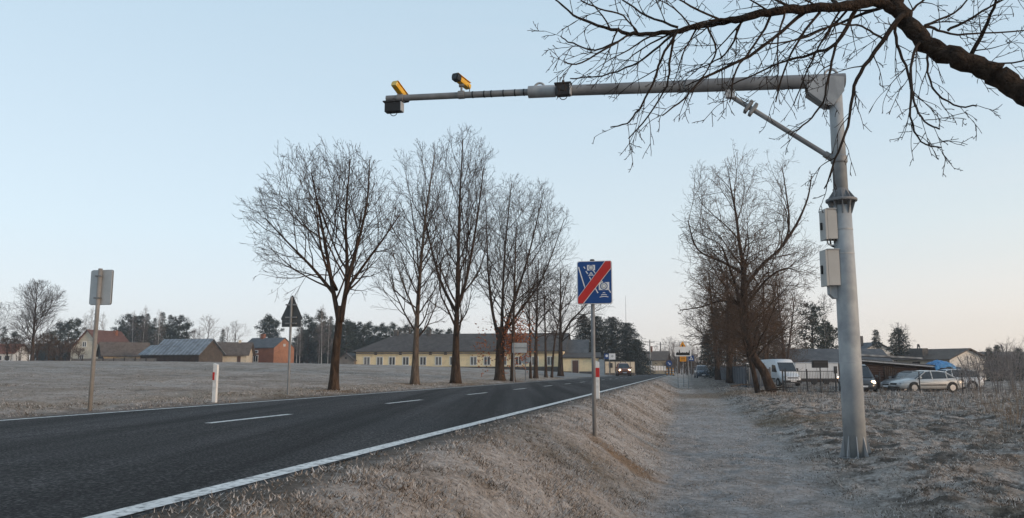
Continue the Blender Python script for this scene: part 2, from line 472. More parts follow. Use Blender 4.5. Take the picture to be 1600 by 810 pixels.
M['sign_grey'] = mat('sign_back_grey', (.37, .39, .40), (.46, .475, .485), 3, .55, metal=.2)
M['sign_dark'] = mat('sign_back_dark', (.055, .06, .064), (.085, .09, .094), 3, .6, metal=.1)
M['orange'] = mat('sign_orange', (.72, .28, .015), (.78, .33, .02), 3, .45)
M['post_white'] = mat('white_post', (.62, .62, .61), (.72, .72, .71), 5, .6, c3=(.35, .33, .3), s3=8, a3=.4)
M['frosty_post'] = mat('dull_post', (.21, .19, .17), (.30, .28, .26), 5, .7)
M['plaster_yellow'] = mat('yellow_plaster', (.78, .62, .37), (.84, .69, .44), .7, .9, c3=(.58, .47, .30), s3=1.6, a3=.5)
M['plaster_cream'] = mat('cream_plaster', (.52, .46, .36), (.60, .54, .44), .9, .9, c3=(.36, .31, .24), s3=2, a3=.4)
M['plaster_tan'] = mat('tan_plaster', (.44, .33, .20), (.52, .40, .27), .9, .9, c3=(.28, .21, .13), s3=2, a3=.5)
M['plaster_white'] = mat('white_plaster', (.58, .57, .55), (.66, .65, .62), .9, .9)
M['brick_dark'] = brickify(mat('brick', (.20, .075, .042), (.27, .105, .058), 1.2, .9))
M['brick_sunlit'] = brickify(mat('sunlit_brick', (.29, .125, .068), (.38, .175, .095), 1.2, .9))  # the house brick again, with the low sun's warmth put into the colour
M['plinth'] = mat('plinth', (.05, .045, .042), (.10, .092, .085), 2, .9)
M['roof_grey'] = stripes(mat('fibre_cement_roof', (.058, .050, .046), (.098, .087, .080), 1.1, .85, c3=(.14, .13, .122), s3=2.5, a3=.35), 'X', 1.8, .5, .8)
M['roof_brown'] = mat('brown_roof', (.070, .052, .042), (.125, .098, .080), 1.6, .9, c3=(.17, .15, .13), s3=4, a3=.4)
M['roof_metal'] = stripes(mat('sheet_metal_roof', (.17, .19, .215), (.30, .325, .35), .9, .5, metal=.25, c3=(.10, .09, .085), s3=1.2, a3=.6), 'X', .45, .4, .62)
M['roof_red'] = mat('red_roof', (.085, .040, .031), (.135, .062, .047), 2.2, .85, c3=(.20, .13, .105), s3=5, a3=.25)
M['roof_slate'] = stripes(mat('slate_roof', (.062, .069, .077), (.108, .117, .127), 1.3, .8), 'X', 1.6, .4, .85)
M['wood_dark'] = stripes(mat('dark_boards', (.026, .018, .014), (.060, .041, .031), 1.5, .9), 'X', 2.2, .5, .6)
M['wood_brown'] = stripes(mat('brown_boards', (.028, .015, .011), (.055, .029, .020), 1.5, .9), 'Z', 2.4, .5, .6)
M['wood_weathered'] = stripes(mat('weathered_boards', (.062, .048, .038), (.11, .088, .07), 1.5, .9), 'Y', 2.2, .5, .7)
M['wood_grey'] = stripes(mat('grey_boards', (.16, .14, .125), (.24, .215, .19), 1.5, .9), 'X', 2.0, .4, .7)
M['window'] = mat('window_glass', (.02, .024, .028), (.035, .04, .046), 2, .12, spec=.6)
M['curtain'] = mat('curtained_glass', (.05, .055, .058), (.16, .16, .155), 1.8, .15, spec=.6, stretch=(3, 1, .6))
M['frame_white'] = mat('white_frame', (.62, .62, .60), (.7, .7, .68), 3, .6)
M['door_brown'] = mat('brown_door', (.075, .038, .028), (.10, .055, .04), 3, .7)
M['fence_blue'] = mat('blue_grey_fence', (.028, .036, .048), (.058, .068, .085), 2, .7, c3=(.10, .115, .13), s3=1.5, a3=.4)
M['gate_blue'] = mat('pale_gate', (.22, .27, .31), (.30, .35, .39), 2, .6)
M['iron'] = mat('dark_iron', (.022, .023, .025), (.04, .04, .043), 4, .6)
M['van_white'] = mat('white_car_paint', (.60, .62, .64), (.66, .68, .70), 1.5, .35, coat=.3)
M['trailer_white'] = mat('white_trailer', (.50, .53, .56), (.60, .63, .66), .8, .5)
M['silver'] = mat('silver_paint', (.46, .46, .45), (.52, .52, .51), 2, .35, metal=.25, coat=.4, c3=(.6, .6, .6), s3=3, a3=.3)
M['car_dark'] = mat('dark_car_paint', (.035, .04, .046), (.055, .06, .066), 2, .35, coat=.4)
M['car_grey'] = mat('grey_car_paint', (.12, .125, .13), (.17, .175, .18), 2, .35, coat=.4)
M['car_navy'] = mat('navy_car_paint', (.018, .034, .060), (.03, .05, .08), 2, .35, coat=.4)
M['car_ochre'] = mat('dark_red_car_paint', (.20, .055, .022), (.25, .075, .03), 2, .35, coat=.4)
M['glass_car'] = mat('car_glass', (.012, .015, .018), (.02, .024, .028), 2, .08, spec=.7)
M['rim'] = mat('alloy_rim', (.36, .36, .37), (.45, .45, .46), 3, .4, metal=.6)
M['lamp_off'] = mat('lamp_glass', (.42, .44, .46), (.5, .52, .54), 3, .15, spec=.6)
M['lamp_on'] = mat('lit_headlamp', (.9, .8, .6), (.9, .8, .6), 3, .3, emit=(1.0, .74, .42), estr=14)
M['lamp_dim'] = mat('lit_marker', (.9, .7, .5), (.9, .7, .5), 3, .3, emit=(1.0, .62, .34), estr=4)
M['red_lamp'] = mat('tail_lamp', (.25, .012, .01), (.3, .02, .015), 3, .25)
M['tarp_blue'] = mat('blue_tarp', (.035, .16, .36), (.075, .27, .52), 2.5, .5, bump=.6, bscale=6)
M['wire'] = mat('wire', (.03, .03, .032), (.05, .05, .052), 3, .7)
M['concrete'] = mat('concrete', (.26, .255, .245), (.34, .335, .325), 2, .9)
M['banner'] = mat('faded_banner', (.50, .44, .33), (.58, .52, .42), 1.2, .8, c3=(.25, .2, .15), s3=2, a3=.5)

# ------------------------------------------------------------------ mesh builder
class MB:
    def __init__(s):
        s.v = []; s.f = []
    def quad(s, a, b, c, d):
        i = len(s.v); s.v += [tuple(a), tuple(b), tuple(c), tuple(d)]; s.f.append((i, i + 1, i + 2, i + 3))
        return s
    def poly(s, pts):
        i = len(s.v); s.v += [tuple(p) for p in pts]; s.f.append(tuple(range(i, i + len(pts))))
        return s
    def box(s, x0, x1, y0, y1, z0, z1, mx=None):
        i = len(s.v)
        for z in (z0, z1):
            for (x, y) in ((x0, y0), (x1, y0), (x1, y1), (x0, y1)):
                p = Vector((x, y, z))
                if mx is not None: p = mx @ p
                s.v.append(tuple(p))
        s.f += [(i, i + 3, i + 2, i + 1), (i + 4, i + 5, i + 6, i + 7), (i, i + 1, i + 5, i + 4), (i + 1, i + 2, i + 6, i + 5),
                (i + 2, i + 3, i + 7, i + 6), (i + 3, i, i + 4, i + 7)]
        return s
    def prism(s, pts, vec):
        """closed polygon swept along vec"""
        i = len(s.v); n = len(pts); vec = Vector(vec)
        s.v += [tuple(p) for p in pts] + [tuple(Vector(p) + vec) for p in pts]
        s.f.append(tuple(range(i + n - 1, i - 1, -1))); s.f.append(tuple(range(i + n, i + 2 * n)))
        for k in range(n):
            j = (k + 1) % n
            s.f.append((i + k, i + j, i + n + j, i + n + k))
        return s
    def tube(s, pts, rads, k=8, caps=True):
        n = len(pts)
        if n < 2: return s
        i0 = len(s.v)
        ref = None
        for j in range(n):
            p = pts[j]
            t = (pts[min(j + 1, n - 1)] - pts[max(j - 1, 0)])
            if t.length < 1e-9: t = Vector((0, 0, 1))
            t.normalize()
            if ref is None:
                ref = Vector((1, 0, 0)) if abs(t.x) < .8 else Vector((0, 1, 0))
            u = ref - t * ref.dot(t)
            if u.length < 1e-6: u = t.orthogonal()
            u.normalize(); w = t.cross(u); ref = u
            r = rads[j] if not isinstance(rads, (int, float)) else rads
            for q in range(k):
                a = 2 * pi * q / k
                c_, s_ = cos(a) * r, sin(a) * r
                s.v.append((p.x + u.x * c_ + w.x * s_, p.y + u.y * c_ + w.y * s_, p.z + u.z * c_ + w.z * s_))
        for j in range(n - 1):
            b0 = i0 + j * k
            for q in range(k):
                q2 = (q + 1) % k
                s.f.append((b0 + q, b0 + q2, b0 + k + q2, b0 + k + q))
        if caps:
            s.f.append(tuple(range(i0 + k - 1, i0 - 1, -1)))
            s.f.append(tuple(range(i0 + (n - 1) * k, i0 + n * k)))
        return s
    def lathe(s, prof, k=24, c=(0, 0, 0)):
        """prof: (r, z) pairs turned about z"""
        i0 = len(s.v)
        for r, z in prof:
            for q in range(k):
                a = 2 * pi * q / k
                s.v.append((c[0] + r * cos(a), c[1] + r * sin(a), c[2] + z))
        for j in range(len(prof) - 1):
            for q in range(k):
                q2 = (q + 1) % k
                s.f.append((i0 + j * k + q, i0 + j * k + q2, i0 + (j + 1) * k + q2, i0 + (j + 1) * k + q))
        s.f.append(tuple(range(i0 + k - 1, i0 - 1, -1)))
        s.f.append(tuple(range(i0 + (len(prof) - 1) * k, i0 + len(prof) * k)))
        return s
    def build(s, name, m, parent=None, smooth=False, loc=None, rotz=0, bevel=0):
        me = bpy.data.meshes.new(name)
        me.from_pydata(s.v, [], s.f)
        if smooth:
            me.polygons.foreach_set('use_smooth', [True] * len(me.polygons))
        me.materials.append(m)
        me.update()
        o = bpy.data.objects.new(name, me)
        COL.objects.link(o)
        if parent is not None: o.parent = parent
        if loc is not None: o.location = loc
        o.rotation_euler.z = rotz
        if bevel:
            bv = o.modifiers.new('bevel', 'BEVEL'); bv.width = bevel; bv.segments = 2; bv.limit_method = 'ANGLE'
        return o

def np_mesh(name, V, F, m, parent=None):
    """V (n,3), F (m,k) arrays"""
    me = bpy.data.meshes.new(name)
    k = F.shape[1]
    me.vertices.add(len(V)); me.vertices.foreach_set('co', V.astype(np.float32).ravel())
    me.loops.add(F.size); me.loops.foreach_set('vertex_index', F.astype(np.int32).ravel())
    me.polygons.add(len(F)); me.polygons.foreach_set('loop_start', np.arange(0, F.size, k, dtype=np.int32))
    me.polygons.foreach_set('loop_total', np.full(len(F), k, dtype=np.int32))
    me.materials.append(m); me.update(calc_edges=True); me.validate()
    o = bpy.data.objects.new(name, me); COL.objects.link(o)
    if parent is not None: o.parent = parent
    return o

def tag(o, label, cat, group=None, kind=None):
    o['label'] = label; o['category'] = cat
    if group: o['group'] = group
    if kind: o['kind'] = kind
    return o

def thing(name, label, cat, loc=(0, 0, 0), rotz=0, group=None):
    o = bpy.data.objects.new(name, None)
    COL.objects.link(o)
    o.empty_display_size = .2
    o.location = loc; o.rotation_euler.z = rotz
    return tag(o, label, cat, group)

def kids(o):
    return KIDS.get(o.name) or [c for c in bpy.data.objects if c.parent == o]
KIDS = {}

def copy_thing(root, loc, rotz=0, scale=1.0, label=None, group=None):
    src = kids(root); KIDS[root.name] = src
    r = root.copy(); COL.objects.link(r)
    r.location = loc; r.rotation_euler.z = rotz
    r.scale = scale if not isinstance(scale, (int, float)) else (scale, scale, scale)
    if label: r['label'] = label
    if group: r['group'] = group
    for c in src:
        d = c.copy(); COL.objects.link(d); d.parent = r
        for g in kids(c):
            e = g.copy(); COL.objects.link(e); e.parent = d
    return r

# ------------------------------------------------------------------ ground, road, markings
def make_ground():
    sv = np.concatenate([np.linspace(-400, -20, 12)[:-1], np.linspace(-20, 4, 24), np.linspace(4, 20, 330)[1:], np.linspace(20, 38, 170)[1:], np.array([])[1:], np.linspace(38, 100, 210)[1:],
                         np.linspace(100, 220, 80)[1:], np.geomspace(220, 4000, 26)[1:]])
    rn_ = np.concatenate([np.linspace(-16, N_L - 1, 55)[:-1], np.linspace(N_L - 1, N_L - .3, 10)[:-1], np.linspace(N_L - .3, N_R + .05, 10)[:-1], np.linspace(N_R + .05, N_R + .5, 10)[:-1], np.linspace(N_R + .5, 6.5, 165)[:-1], np.linspace(6.5, 13, 85)])
    lo = np.concatenate([-np.geomspace(150, 3500, 18)[::-1], -np.linspace(150, 16, 120)[1:-1]])
    hi = np.concatenate([np.linspace(13, 60, 120)[1:], np.geomspace(60, 3500, 26)[1:]])
    nv = np.concatenate([lo, rn_, hi])
    S, Nn = np.meshgrid(sv, nv, indexing='ij')
    X = S * sin(PSI) + Nn * cos(PSI); Y = S * cos(PSI) - Nn * sin(PSI)
    Z = ground(X, Y)
    V = np.stack([X, Y, Z], -1).reshape(-1, 3)
    a, b = len(sv), len(nv)
    idx = np.arange(a * b).reshape(a, b)
    F = np.stack([idx[:-1, :-1], idx[1:, :-1], idx[1:, 1:], idx[:-1, 1:]], -1).reshape(-1, 4)[:, ::-1]
    o = np_mesh('ground', V, F, M['ground'])
    o.data.polygons.foreach_set('use_smooth', [True] * len(o.data.polygons))
    o['kind'] = 'structure'

def strip(name, n0, n1, s0, s1, dz, m, ds=4.0, wob=0.0):
    mb = MB()
    k = max(2, int((s1 - s0) / ds))
    rr = random.Random(3)
    for i in range(k):
        a, b = s0 + (s1 - s0) * i / k, s0 + (s1 - s0) * (i + 1) / k
        za, zb = float(zroad(a)) + dz, float(zroad(b)) + dz
        P = [xy(a, n0), xy(a, n1), xy(b, n1), xy(b, n0)]
        mb.quad((*P[0], za), (*P[1], za), (*P[2], zb), (*P[3], zb))
    return mb.build(name, m)

def make_road():
    # the asphalt keeps a ragged outer edge
    rr = random.Random(11)
    mb = MB()
    prev = None
    s = -60.0
    while s < 700:
        z = float(zroad(s))
        e0 = N_L - .20 - rr.uniform(0, .09); e1 = N_R + .10 + rr.uniform(0, .09)
        cur = ((*xy(s, e0), z), (*xy(s, (e0 + e1) / 2), z), (*xy(s, e1), z))
        if prev:
            mb.quad(prev[0], prev[1], cur[1], cur[0]); mb.quad(prev[1], prev[2], cur[2], cur[1])
        prev = cur
        s += .35 if 0 < s < 60 else 4.0
    o = mb.build('road', M['asphalt']); o['kind'] = 'structure'
    for nm, a, b in (('edge_line_marking', N_R - .075, N_R + .075), ('edge_line_marking', N_L - .06, N_L + .06)):
        o = strip(nm, a, b, -30, 230, .004, M['paint']); o['kind'] = 'structure'
    nc = -5.95
    s0 = 9.28
    for i in range(-1, 30):
        a = s0 + i * 6.32
        o = strip('lane_dash_marking', nc - .06, nc + .06, a, a + 2.2, .004, M['paint'], 1.0); o['kind'] = 'structure'

make_ground()
make_road()

def make_grass():
    rs = np.random.RandomState(8)
    def pts(n, dmin, dmax, power):
        u = rs.rand(n)
        if power == 1: d = dmin * (dmax / dmin) ** u
        else: d = dmin + (dmax - dmin) * u
        a = rs.uniform(-.62, .66, n)
        return np.stack([d * np.sin(a), d * np.cos(a)], -1), d
    P, d = pts(800000, 3.6, 70.0, 1)
    s, n = sn(P[:, 0], P[:, 1])
    on = (n < N_R + .17) & (n > N_L - .4)
    path = (n > -.2) & (n < 1.8)
    dirt = (n >= N_R + .17) & (n < N_R + .5)
    keep = ~on & ~((n < N_L - 4) & (rs.rand(len(n)) < .5)) & ~(path & (rs.rand(len(n)) < .35)) & ~(dirt & (rs.rand(len(n)) < .8))
    cl = vnoise(P[:, 0] * 1.7, P[:, 1] * 1.7) + vnoise(P[:, 0] * 5, P[:, 1] * 5) * .6
    keep &= rs.rand(len(n)) < np.clip(.62 + cl * 1.2, .12, 1)
    P, d, n, cl = P[keep], d[keep], n[keep], cl[keep]
    z = ground(P[:, 0], P[:, 1])
    k = len(P)
    path = (n > -.4) & (n < 1.9)
    lf = n < N_L - 3
    L = rs.uniform(.016, .048, k) * (1 + d / 40) * np.where(path, .5, 1.0) * np.where(lf, .55, 1.0) * np.clip(1 + cl, .6, 1.6)
    tall = (n > 4) & (d > 27) & (rs.rand(k) < .16)
    L = np.where(tall, L * 2.4, L)
    w = .0030 * (1 + d / 14) * rs.uniform(.7, 1.4, k)
    az = rs.uniform(0, 2 * pi, k)
    lean = rs.uniform(.75, 1.52, k)
    lean = np.where(tall, lean * .4, lean)
    B = np.stack([P[:, 0], P[:, 1], z - .006], -1)
    T = B + np.stack([np.cos(az) * np.sin(lean) * L, np.sin(az) * np.sin(lean) * L, np.cos(lean) * L + .006], -1)
    sd_ = np.stack([-np.sin(az + rs.uniform(-1, 1, k)) * w, np.cos(az) * w, np.zeros(k)], -1)
    V = np.concatenate([B - sd_, B + sd_, T])
    i = np.arange(k)
    F = np.stack([i, i + k, i + 2 * k], -1)
    o = np_mesh('frosted_grass', V, F, M['grass'])
    tag(o, 'short frosted dry grass on the verges and waste ground', 'grass', kind='stuff')
make_grass()

# ------------------------------------------------------------------ bare trees
UP = Vector((0, 0, 1))
def smooth_path(pts, sub=4):
    out = []
    n = len(pts)
    for i in range(n - 1):
        p0, p1, p2, p3 = pts[max(i - 1, 0)], pts[i], pts[i + 1], pts[min(i + 2, n - 1)]
        for k in range(sub):
            t = k / sub
            out.append(0.5 * ((2 * p1) + (p2 - p0) * t + (2 * p0 - 5 * p1 + 4 * p2 - p3) * t * t + (3 * p1 - p0 - 3 * p2 + p3) * t ** 3))
    out.append(pts[-1].copy())
    return out

class Tree:
    """stems given as polylines; limbs, branches and twigs grow from them inside an envelope"""
    def __init__(s, seed, env=None, **kw):
        s.r = random.Random(seed)
        s.trunk, s.crown = MB(), MB()
        s.env = env
        s.p = dict(n=(0, 8, 6, 4, 0), ang=(45, 42, 40, 38, 35), trop=(0, .10, .06, .03, .02), wig=(0, .075, .10, .14, .18),
                   ratio=(0, .58, .54, .52, .5), rmin=.006, L1=6.0, seg=(0, 9, 6, 4, 3), t0=.15, thick=.05, lv=4, rr=.55, r1=.5)
        s.p.update(kw)
        s.tips = []
    def gdir(s):
        r = s.r
        return Vector((r.gauss(0, 1), r.gauss(0, 1), r.gauss(0, 1)))
    def turn(s, d, ang, az):
        u = d.orthogonal().normalized(); w = d.cross(u)
        return (d * cos(ang) + (u * cos(az) + w * sin(az)) * sin(ang)).normalized()
    def room(s, p, d, L):
        if s.env is None: return L
        q = 0.0
        while q < L and s.env(p + d * q + UP * (q * q * .02)): q += .25
        return q
    def grow(s, p, d, L, r, lvl):
        P = s.p
        ns = P['seg'][lvl]
        step = L / ns
        pts, rad = [p.copy()], [r]
        for i in range(ns):
            d = (d + s.gdir() * P['wig'][lvl] + UP * P['trop'][lvl]).normalized()
            p = p + d * step
            pts.append(p.copy()); rad.append(max(P['rmin'] * .7, r * (1 - .82 * (i + 1) / ns)))
        big = r > P['thick']
        k = 8 if r > .1 else 6 if r > .05 else 5 if r > .02 else 4 if lvl <= 2 else 3
        (s.trunk if big else s.crown).tube(pts, rad, k, caps=False)
        if lvl >= P['lv']:
            s.tips.append(pts[-1]); return
        nc = P['n'][lvl]
        nc = int(nc * min(1.25, max(.5, L / (P['L1'] * (.45 ** (lvl - 1)) * .8))) + s.r.random())
        az = s.r.uniform(0, 6.28)
        for j in range(nc):
            t = P['t0'] + (1 - P['t0']) * (j + s.r.random()) / nc
            x = t * ns; i = min(int(x), ns - 1); f = x - i
            q = pts[i].lerp(pts[i + 1], f)
            dd = (pts[i + 1] - pts[i]).normalized()
            az += 2.4 + s.r.uniform(-.5, .5)
            a = radians(P['ang'][lvl] * s.r.uniform(.65, 1.3))
            nd = s.turn(dd, a, az)
            cl = L * P['ratio'][lvl] * (1.2 - .65 * t) * s.r.uniform(.65, 1.3)
            if s.env: cl = min(cl, max(.18, s.room(q, nd, cl) * s.r.uniform(.75, 1.15) + s.r.uniform(0, .25)))
            cr = max(P['rmin'], min(rad[i] * .7, r * P['rr'] * (1.05 - .6 * t)))
            s.grow(q, nd, cl, cr, lvl + 1)
    def stem(s, pts, r0, r1, n1, ta=.25, tb=1.0, sub=4, ang=None, flare=0.0, k=12, lens=None, rlim=None, azs=None, part='trunk', wob=0.0):
        path = smooth_path(pts, sub)
        m = len(path) - 1
        rad = []
        for i in range(m + 1):
            t = i / m
            rad.append(r0 + (r1 - r0) * t ** .85 + flare * r0 * math.exp(-t * 9))
        if wob:
            path = [q + s.gdir() * wob if 0 < i < m else q for i, q in enumerate(path)]
            rad = [q * s.r.uniform(.93, 1.07) for q in rad]
        (s.trunk if part == 'trunk' else s.crown).tube(path, rad, k)
        az = s.r.uniform(0, 6)
        for j in range(n1):
            t = ta + (tb - ta) * (j + s.r.uniform(.1, .9)) / n1
            x = t * m; i = min(int(x), m - 1)
            q = path[i].lerp(path[i + 1], x - i)
            dd = (path[i + 1] - path[i]).normalized()
            az = (az + 2.4 + s.r.uniform(-.4, .4)) if azs is None else s.r.choice(azs) + s.r.uniform(-.5, .5)
            a = radians((ang or s.p['ang'][0]) * s.r.uniform(.7, 1.25) * (1.1 - .35 * t))
            nd = s.turn(dd, a, az)
            L = (lens(t) if lens else s.p['L1']) * s.r.uniform(.7, 1.15)
            L = min(L, max(.4, s.room(q, nd, L * 1.1) * s.r.uniform(.72, 1.06)))
            rr = min(rad[i] * s.p['r1'] * s.r.uniform(.7, 1.1), rlim or 9, .008 + L * .0125)
            s.grow(q, nd, L, rr, 1)
        return path
    def finish(s, name, label, cat, loc, group=None, bark='bark', twig='twig', rotz=0):
        t = thing(name, label, cat, loc, rotz, group)
        s.trunk.build('trunk', M[bark], t, smooth=True)
        s.crown.build('crown', M[twig], t)
        return t

def ell(c, rx, ry, rz, low=None):
    def f(p):
        if low is not None and p.z < low: return False
        return ((p.x - c[0]) / rx) ** 2 + ((p.y - c[1]) / ry) ** 2 + ((p.z - c[2]) / rz) ** 2 < 1
    return f

V3 = lambda *a: Vector(a)

ROADSIDE = 'bare trees lined up along the far road verge'
def roadside_trees():
    # 1: broad round crown, trunk forked low
    b = hit(521, 609); Y = b.y
    k = Y / FOC                                    # metres per photo pixel there
    H = at(520, 234, Y).z - b.z
    env = ell((-.45, 0, H * .58), 136 * k, 120 * k, H * .43, low=1.5)
    t = Tree(21, env, L1=4.4, n=(0, 7, 6, 4, 0), trop=(0, .06, .05, .03, .02), ang=(50, 33, 34, 36, 35), thick=.03, rmin=.0055)
    fk = at(532, 478, Y) - b
    fk.y = 0
    F = H - fk.z
    t.stem([V3(0, 0, -.1), V3(.03, 0, fk.z * .35), V3(.09, .03, fk.z * .7), fk], .135, .108, 0, flare=.75, sub=5)
    t.stem([fk + V3(-.05, 0, -.40), fk + V3(-.30, .1, F * .13), fk + V3(-.55, .2, F * .36), fk + V3(-.85, .3, F * .62), fk + V3(-1.1, .2, F * .86)], .088, .016, 13, ta=.10, ang=54)
    t.stem([fk + V3(.03, .0, -.5), fk + V3(.22, -.15, F * .13), fk + V3(.5, -.2, F * .36), fk + V3(.80, -.3, F * .64), fk + V3(.85, -.3, F * .92)], .092, .014, 14, ta=.10, ang=54)
    t.stem([fk + V3(.20, -.1, F * .1), fk + V3(.10, .3, F * .3), fk + V3(-.02, .5, F * .58), fk + V3(.05, .6, F * .97)], .08, .018, 12, ta=.12, ang=48)
    t.stem([fk + V3(-.25, .1, F * .08), fk + V3(-.95, .2, F * .24), fk + V3(-1.75, .2, F * .40), fk + V3(-2.5, .1, F * .56)], .062, .014, 13, ta=.12, ang=46)
    t.stem([fk + V3(.2, -.1, F * .1), fk + V3(.8, -.3, F * .26), fk + V3(1.35, -.5, F * .4), fk + V3(1.9, -.6, F * .56)], .055, .015, 9, ta=.12, ang=46)
    t.stem([fk + V3(-.15, .1, F * .1), fk + V3(-.4, -.9, F * .3), fk + V3(-.5, -1.5, F * .6)], .05, .015, 8, ta=.12, ang=46)
    t.finish('bare_tree', 'broad round bare tree with a low forked trunk, first by the road', 'tree', b, ROADSIDE)
    # 2: slimmer, single leader
    b = hit(648, 601); Y = b.y; k = Y / FOC; H = at(650, 232, Y).z - b.z
    env = ell((.1, 0, H * .55), 76 * k, 70 * k, H * .47, low=2.0)
    t = Tree(33, env, L1=4.6, n=(0, 8, 6, 4, 0), ang=(42, 34, 35, 36, 35), trop=(0, .09, .05, .03, .02), rmin=.0065)
    t.stem([V3(0, 0, -.1), V3(.03, 0, 2), V3(.12, .1, 4.5), V3(.35, .1, 7.5), V3(.75, 0, H - .3)], .148, .02, 34, ta=.24, flare=.8, sub=6, ang=50)
    t.finish('bare_tree', 'slim bare tree with a pale grey trunk and low twigs beside its wider neighbour', 'tree', b, ROADSIDE, bark='bark_pale')
    # 3: tallest, steep limbs
    b = hit(712, 598.5); Y = b.y; k = Y / FOC; H = at(720, 209, Y).z - b.z
    env = ell((.15, 0, H * .57), 78 * k, 70 * k, H * .46, low=2.0)
    t = Tree(47, env, L1=5.6, n=(0, 8, 6, 4, 0), rmin=.0065, ang=(34, 32, 34, 36, 35), trop=(0, .11, .07, .03, .02))
    t.stem([V3(0, 0, -.1), V3(.0, 0, 2.2), V3(.05, 0, 4.5), V3(.1, .1, 8.5), V3(.25, 0, H - .3)], .185, .02, 28, ta=.22, flare=.8, sub=6, ang=44)
    t.stem([V3(.05, 0, 3.6), V3(.5, .2, 5.2), V3(1.0, .2, 8.2), V3(1.3, .1, H * .86)], .10, .02, 11, ta=.2, ang=36)
    t.stem([V3(.0, 0, 3.4), V3(-.8, -.2, 5.0), V3(-1.5, -.2, 7.6), V3(-1.8, -.1, H * .74)], .09, .02, 11, ta=.2, ang=38)
    t.finish('bare_tree', 'tallest bare tree of the row with steep limbs and a dark trunk', 'tree', b, ROADSIDE)
    # 4: several stems from a low bole, dead brown leaves at its foot
    b = hit(781, 594.5); Y = b.y; k = Y / FOC; H = at(800, 280, Y).z - b.z
    env = ell((.9, 0, H * .55), 112 * k, 90 * k, H * .47, low=2.0)
    t = Tree(58, env, L1=5.2, n=(0, 7, 5, 4, 0), rmin=.0075, ang=(40, 36, 36, 36, 35), trop=(0, .08, .05, .03, .02))
    t.stem([V3(0, 0, -.1), V3(.0, 0, 1.4), V3(.1, 0, 3.2)], .28, .25, 0, flare=.7, sub=5)
    t.stem([V3(-.1, 0, 2.6), V3(-.5, 0, 4.4), V3(-.75, .2, 6.8), V3(-.9, .2, H * .9)], .12, .02, 11, ta=.2)
    t.stem([V3(.1, .1, 2.6), V3(.15, .2, 4.6), V3(.3, .3, 8), V3(.7, .2, H - .2)], .13, .02, 12, ta=.2)
    t.stem([V3(.2, 0, 2.6), V3(.75, -.2, 4.4), V3(1.7, -.3, 7.4), V3(2.7, -.3, H * .93)], .135, .02, 12, ta=.2)
    t.stem([V3(.25, 0, 2.8), V3(1.2, .2, 4.2), V3(2.6, .4, 6.2), V3(4.0, .3, H * .8)], .10, .02, 11, ta=.25)
    root = t.finish('bare_tree', 'many stemmed bare tree with dead orange leaves hanging low', 'tree', b, ROADSIDE)
    rs = random.Random(4)
    lv = MB()
    for _ in range(1500):
        c = V3(rs.gauss(.8, .55), rs.gauss(-.1, .5), rs.gauss(2.5, .75))
        if c.x < .2 and rs.random() < .6: c.x = rs.gauss(-1.0, .3); c.z -= .6
        d = V3(rs.gauss(0, 1), rs.gauss(0, 1), rs.gauss(0, 1)).normalized(); e = d.orthogonal().normalized()
        lv.poly([c - d * .075, c + e * .045, c + d * .075, c - e * .045])
    lv.build('dead_leaves', M['leaf_dead'], root)
    # smaller ones further along
    spec = [(801, 596, 360, 62, .13, 'dark slender bare trunk standing behind the square grey sign back'),
            (829, 592, 395, 40, .09, 'thin bare tree close behind the round sign back'),
            (837, 591.5, 405, 62, .17, 'small spreading bare tree just past the round sign back'),
            (853, 590, 420, 34, .12, 'straight thin bare trunk before the yellow house'),
            (862, 590, 425, 34, .10, 'leaning thin bare tree near the end of the row'),
            (876, 588.5, 420, 84, .26, 'last wide bare tree of the row, by the yellow annexe')]
    for i, (px, py, top, hw, r, lab) in enumerate(spec):
        b = hit(px, py); Y = b.y; k = Y / FOC; H = at(px, top, Y).z - b.z
        env = ell((0, 0, H * .6), hw * k, hw * k, H * .42, low=2.5)
        t = Tree(70 + i, env, L1=4.2, n=(0, 7, 5, 3, 0), ang=(48, 42, 40, 38, 35), trop=(0, .05, .04, .02, .02))
        lean = {4: 1.6}.get(i, random.Random(i).uniform(-.3, .3))
        t.stem([V3(0, 0, -.1), V3(lean * .15, 0, H * .3), V3(lean * .5, 0, H * .6), V3(lean, 0, H)], r, .03, 22 if hw > 50 else 14, ta=.33, flare=.5, sub=5, ang=56)
        if i == 5:
            t.stem([V3(.05, 0, H * .33), V3(1.0, 0, H * .5), V3(2.6, 0, H * .66), V3(3.8, .2, H * .86)], .14, .03, 9, ta=.25)
        t.finish('bare_tree', lab, 'tree', b, ROADSIDE)
roadside_trees()

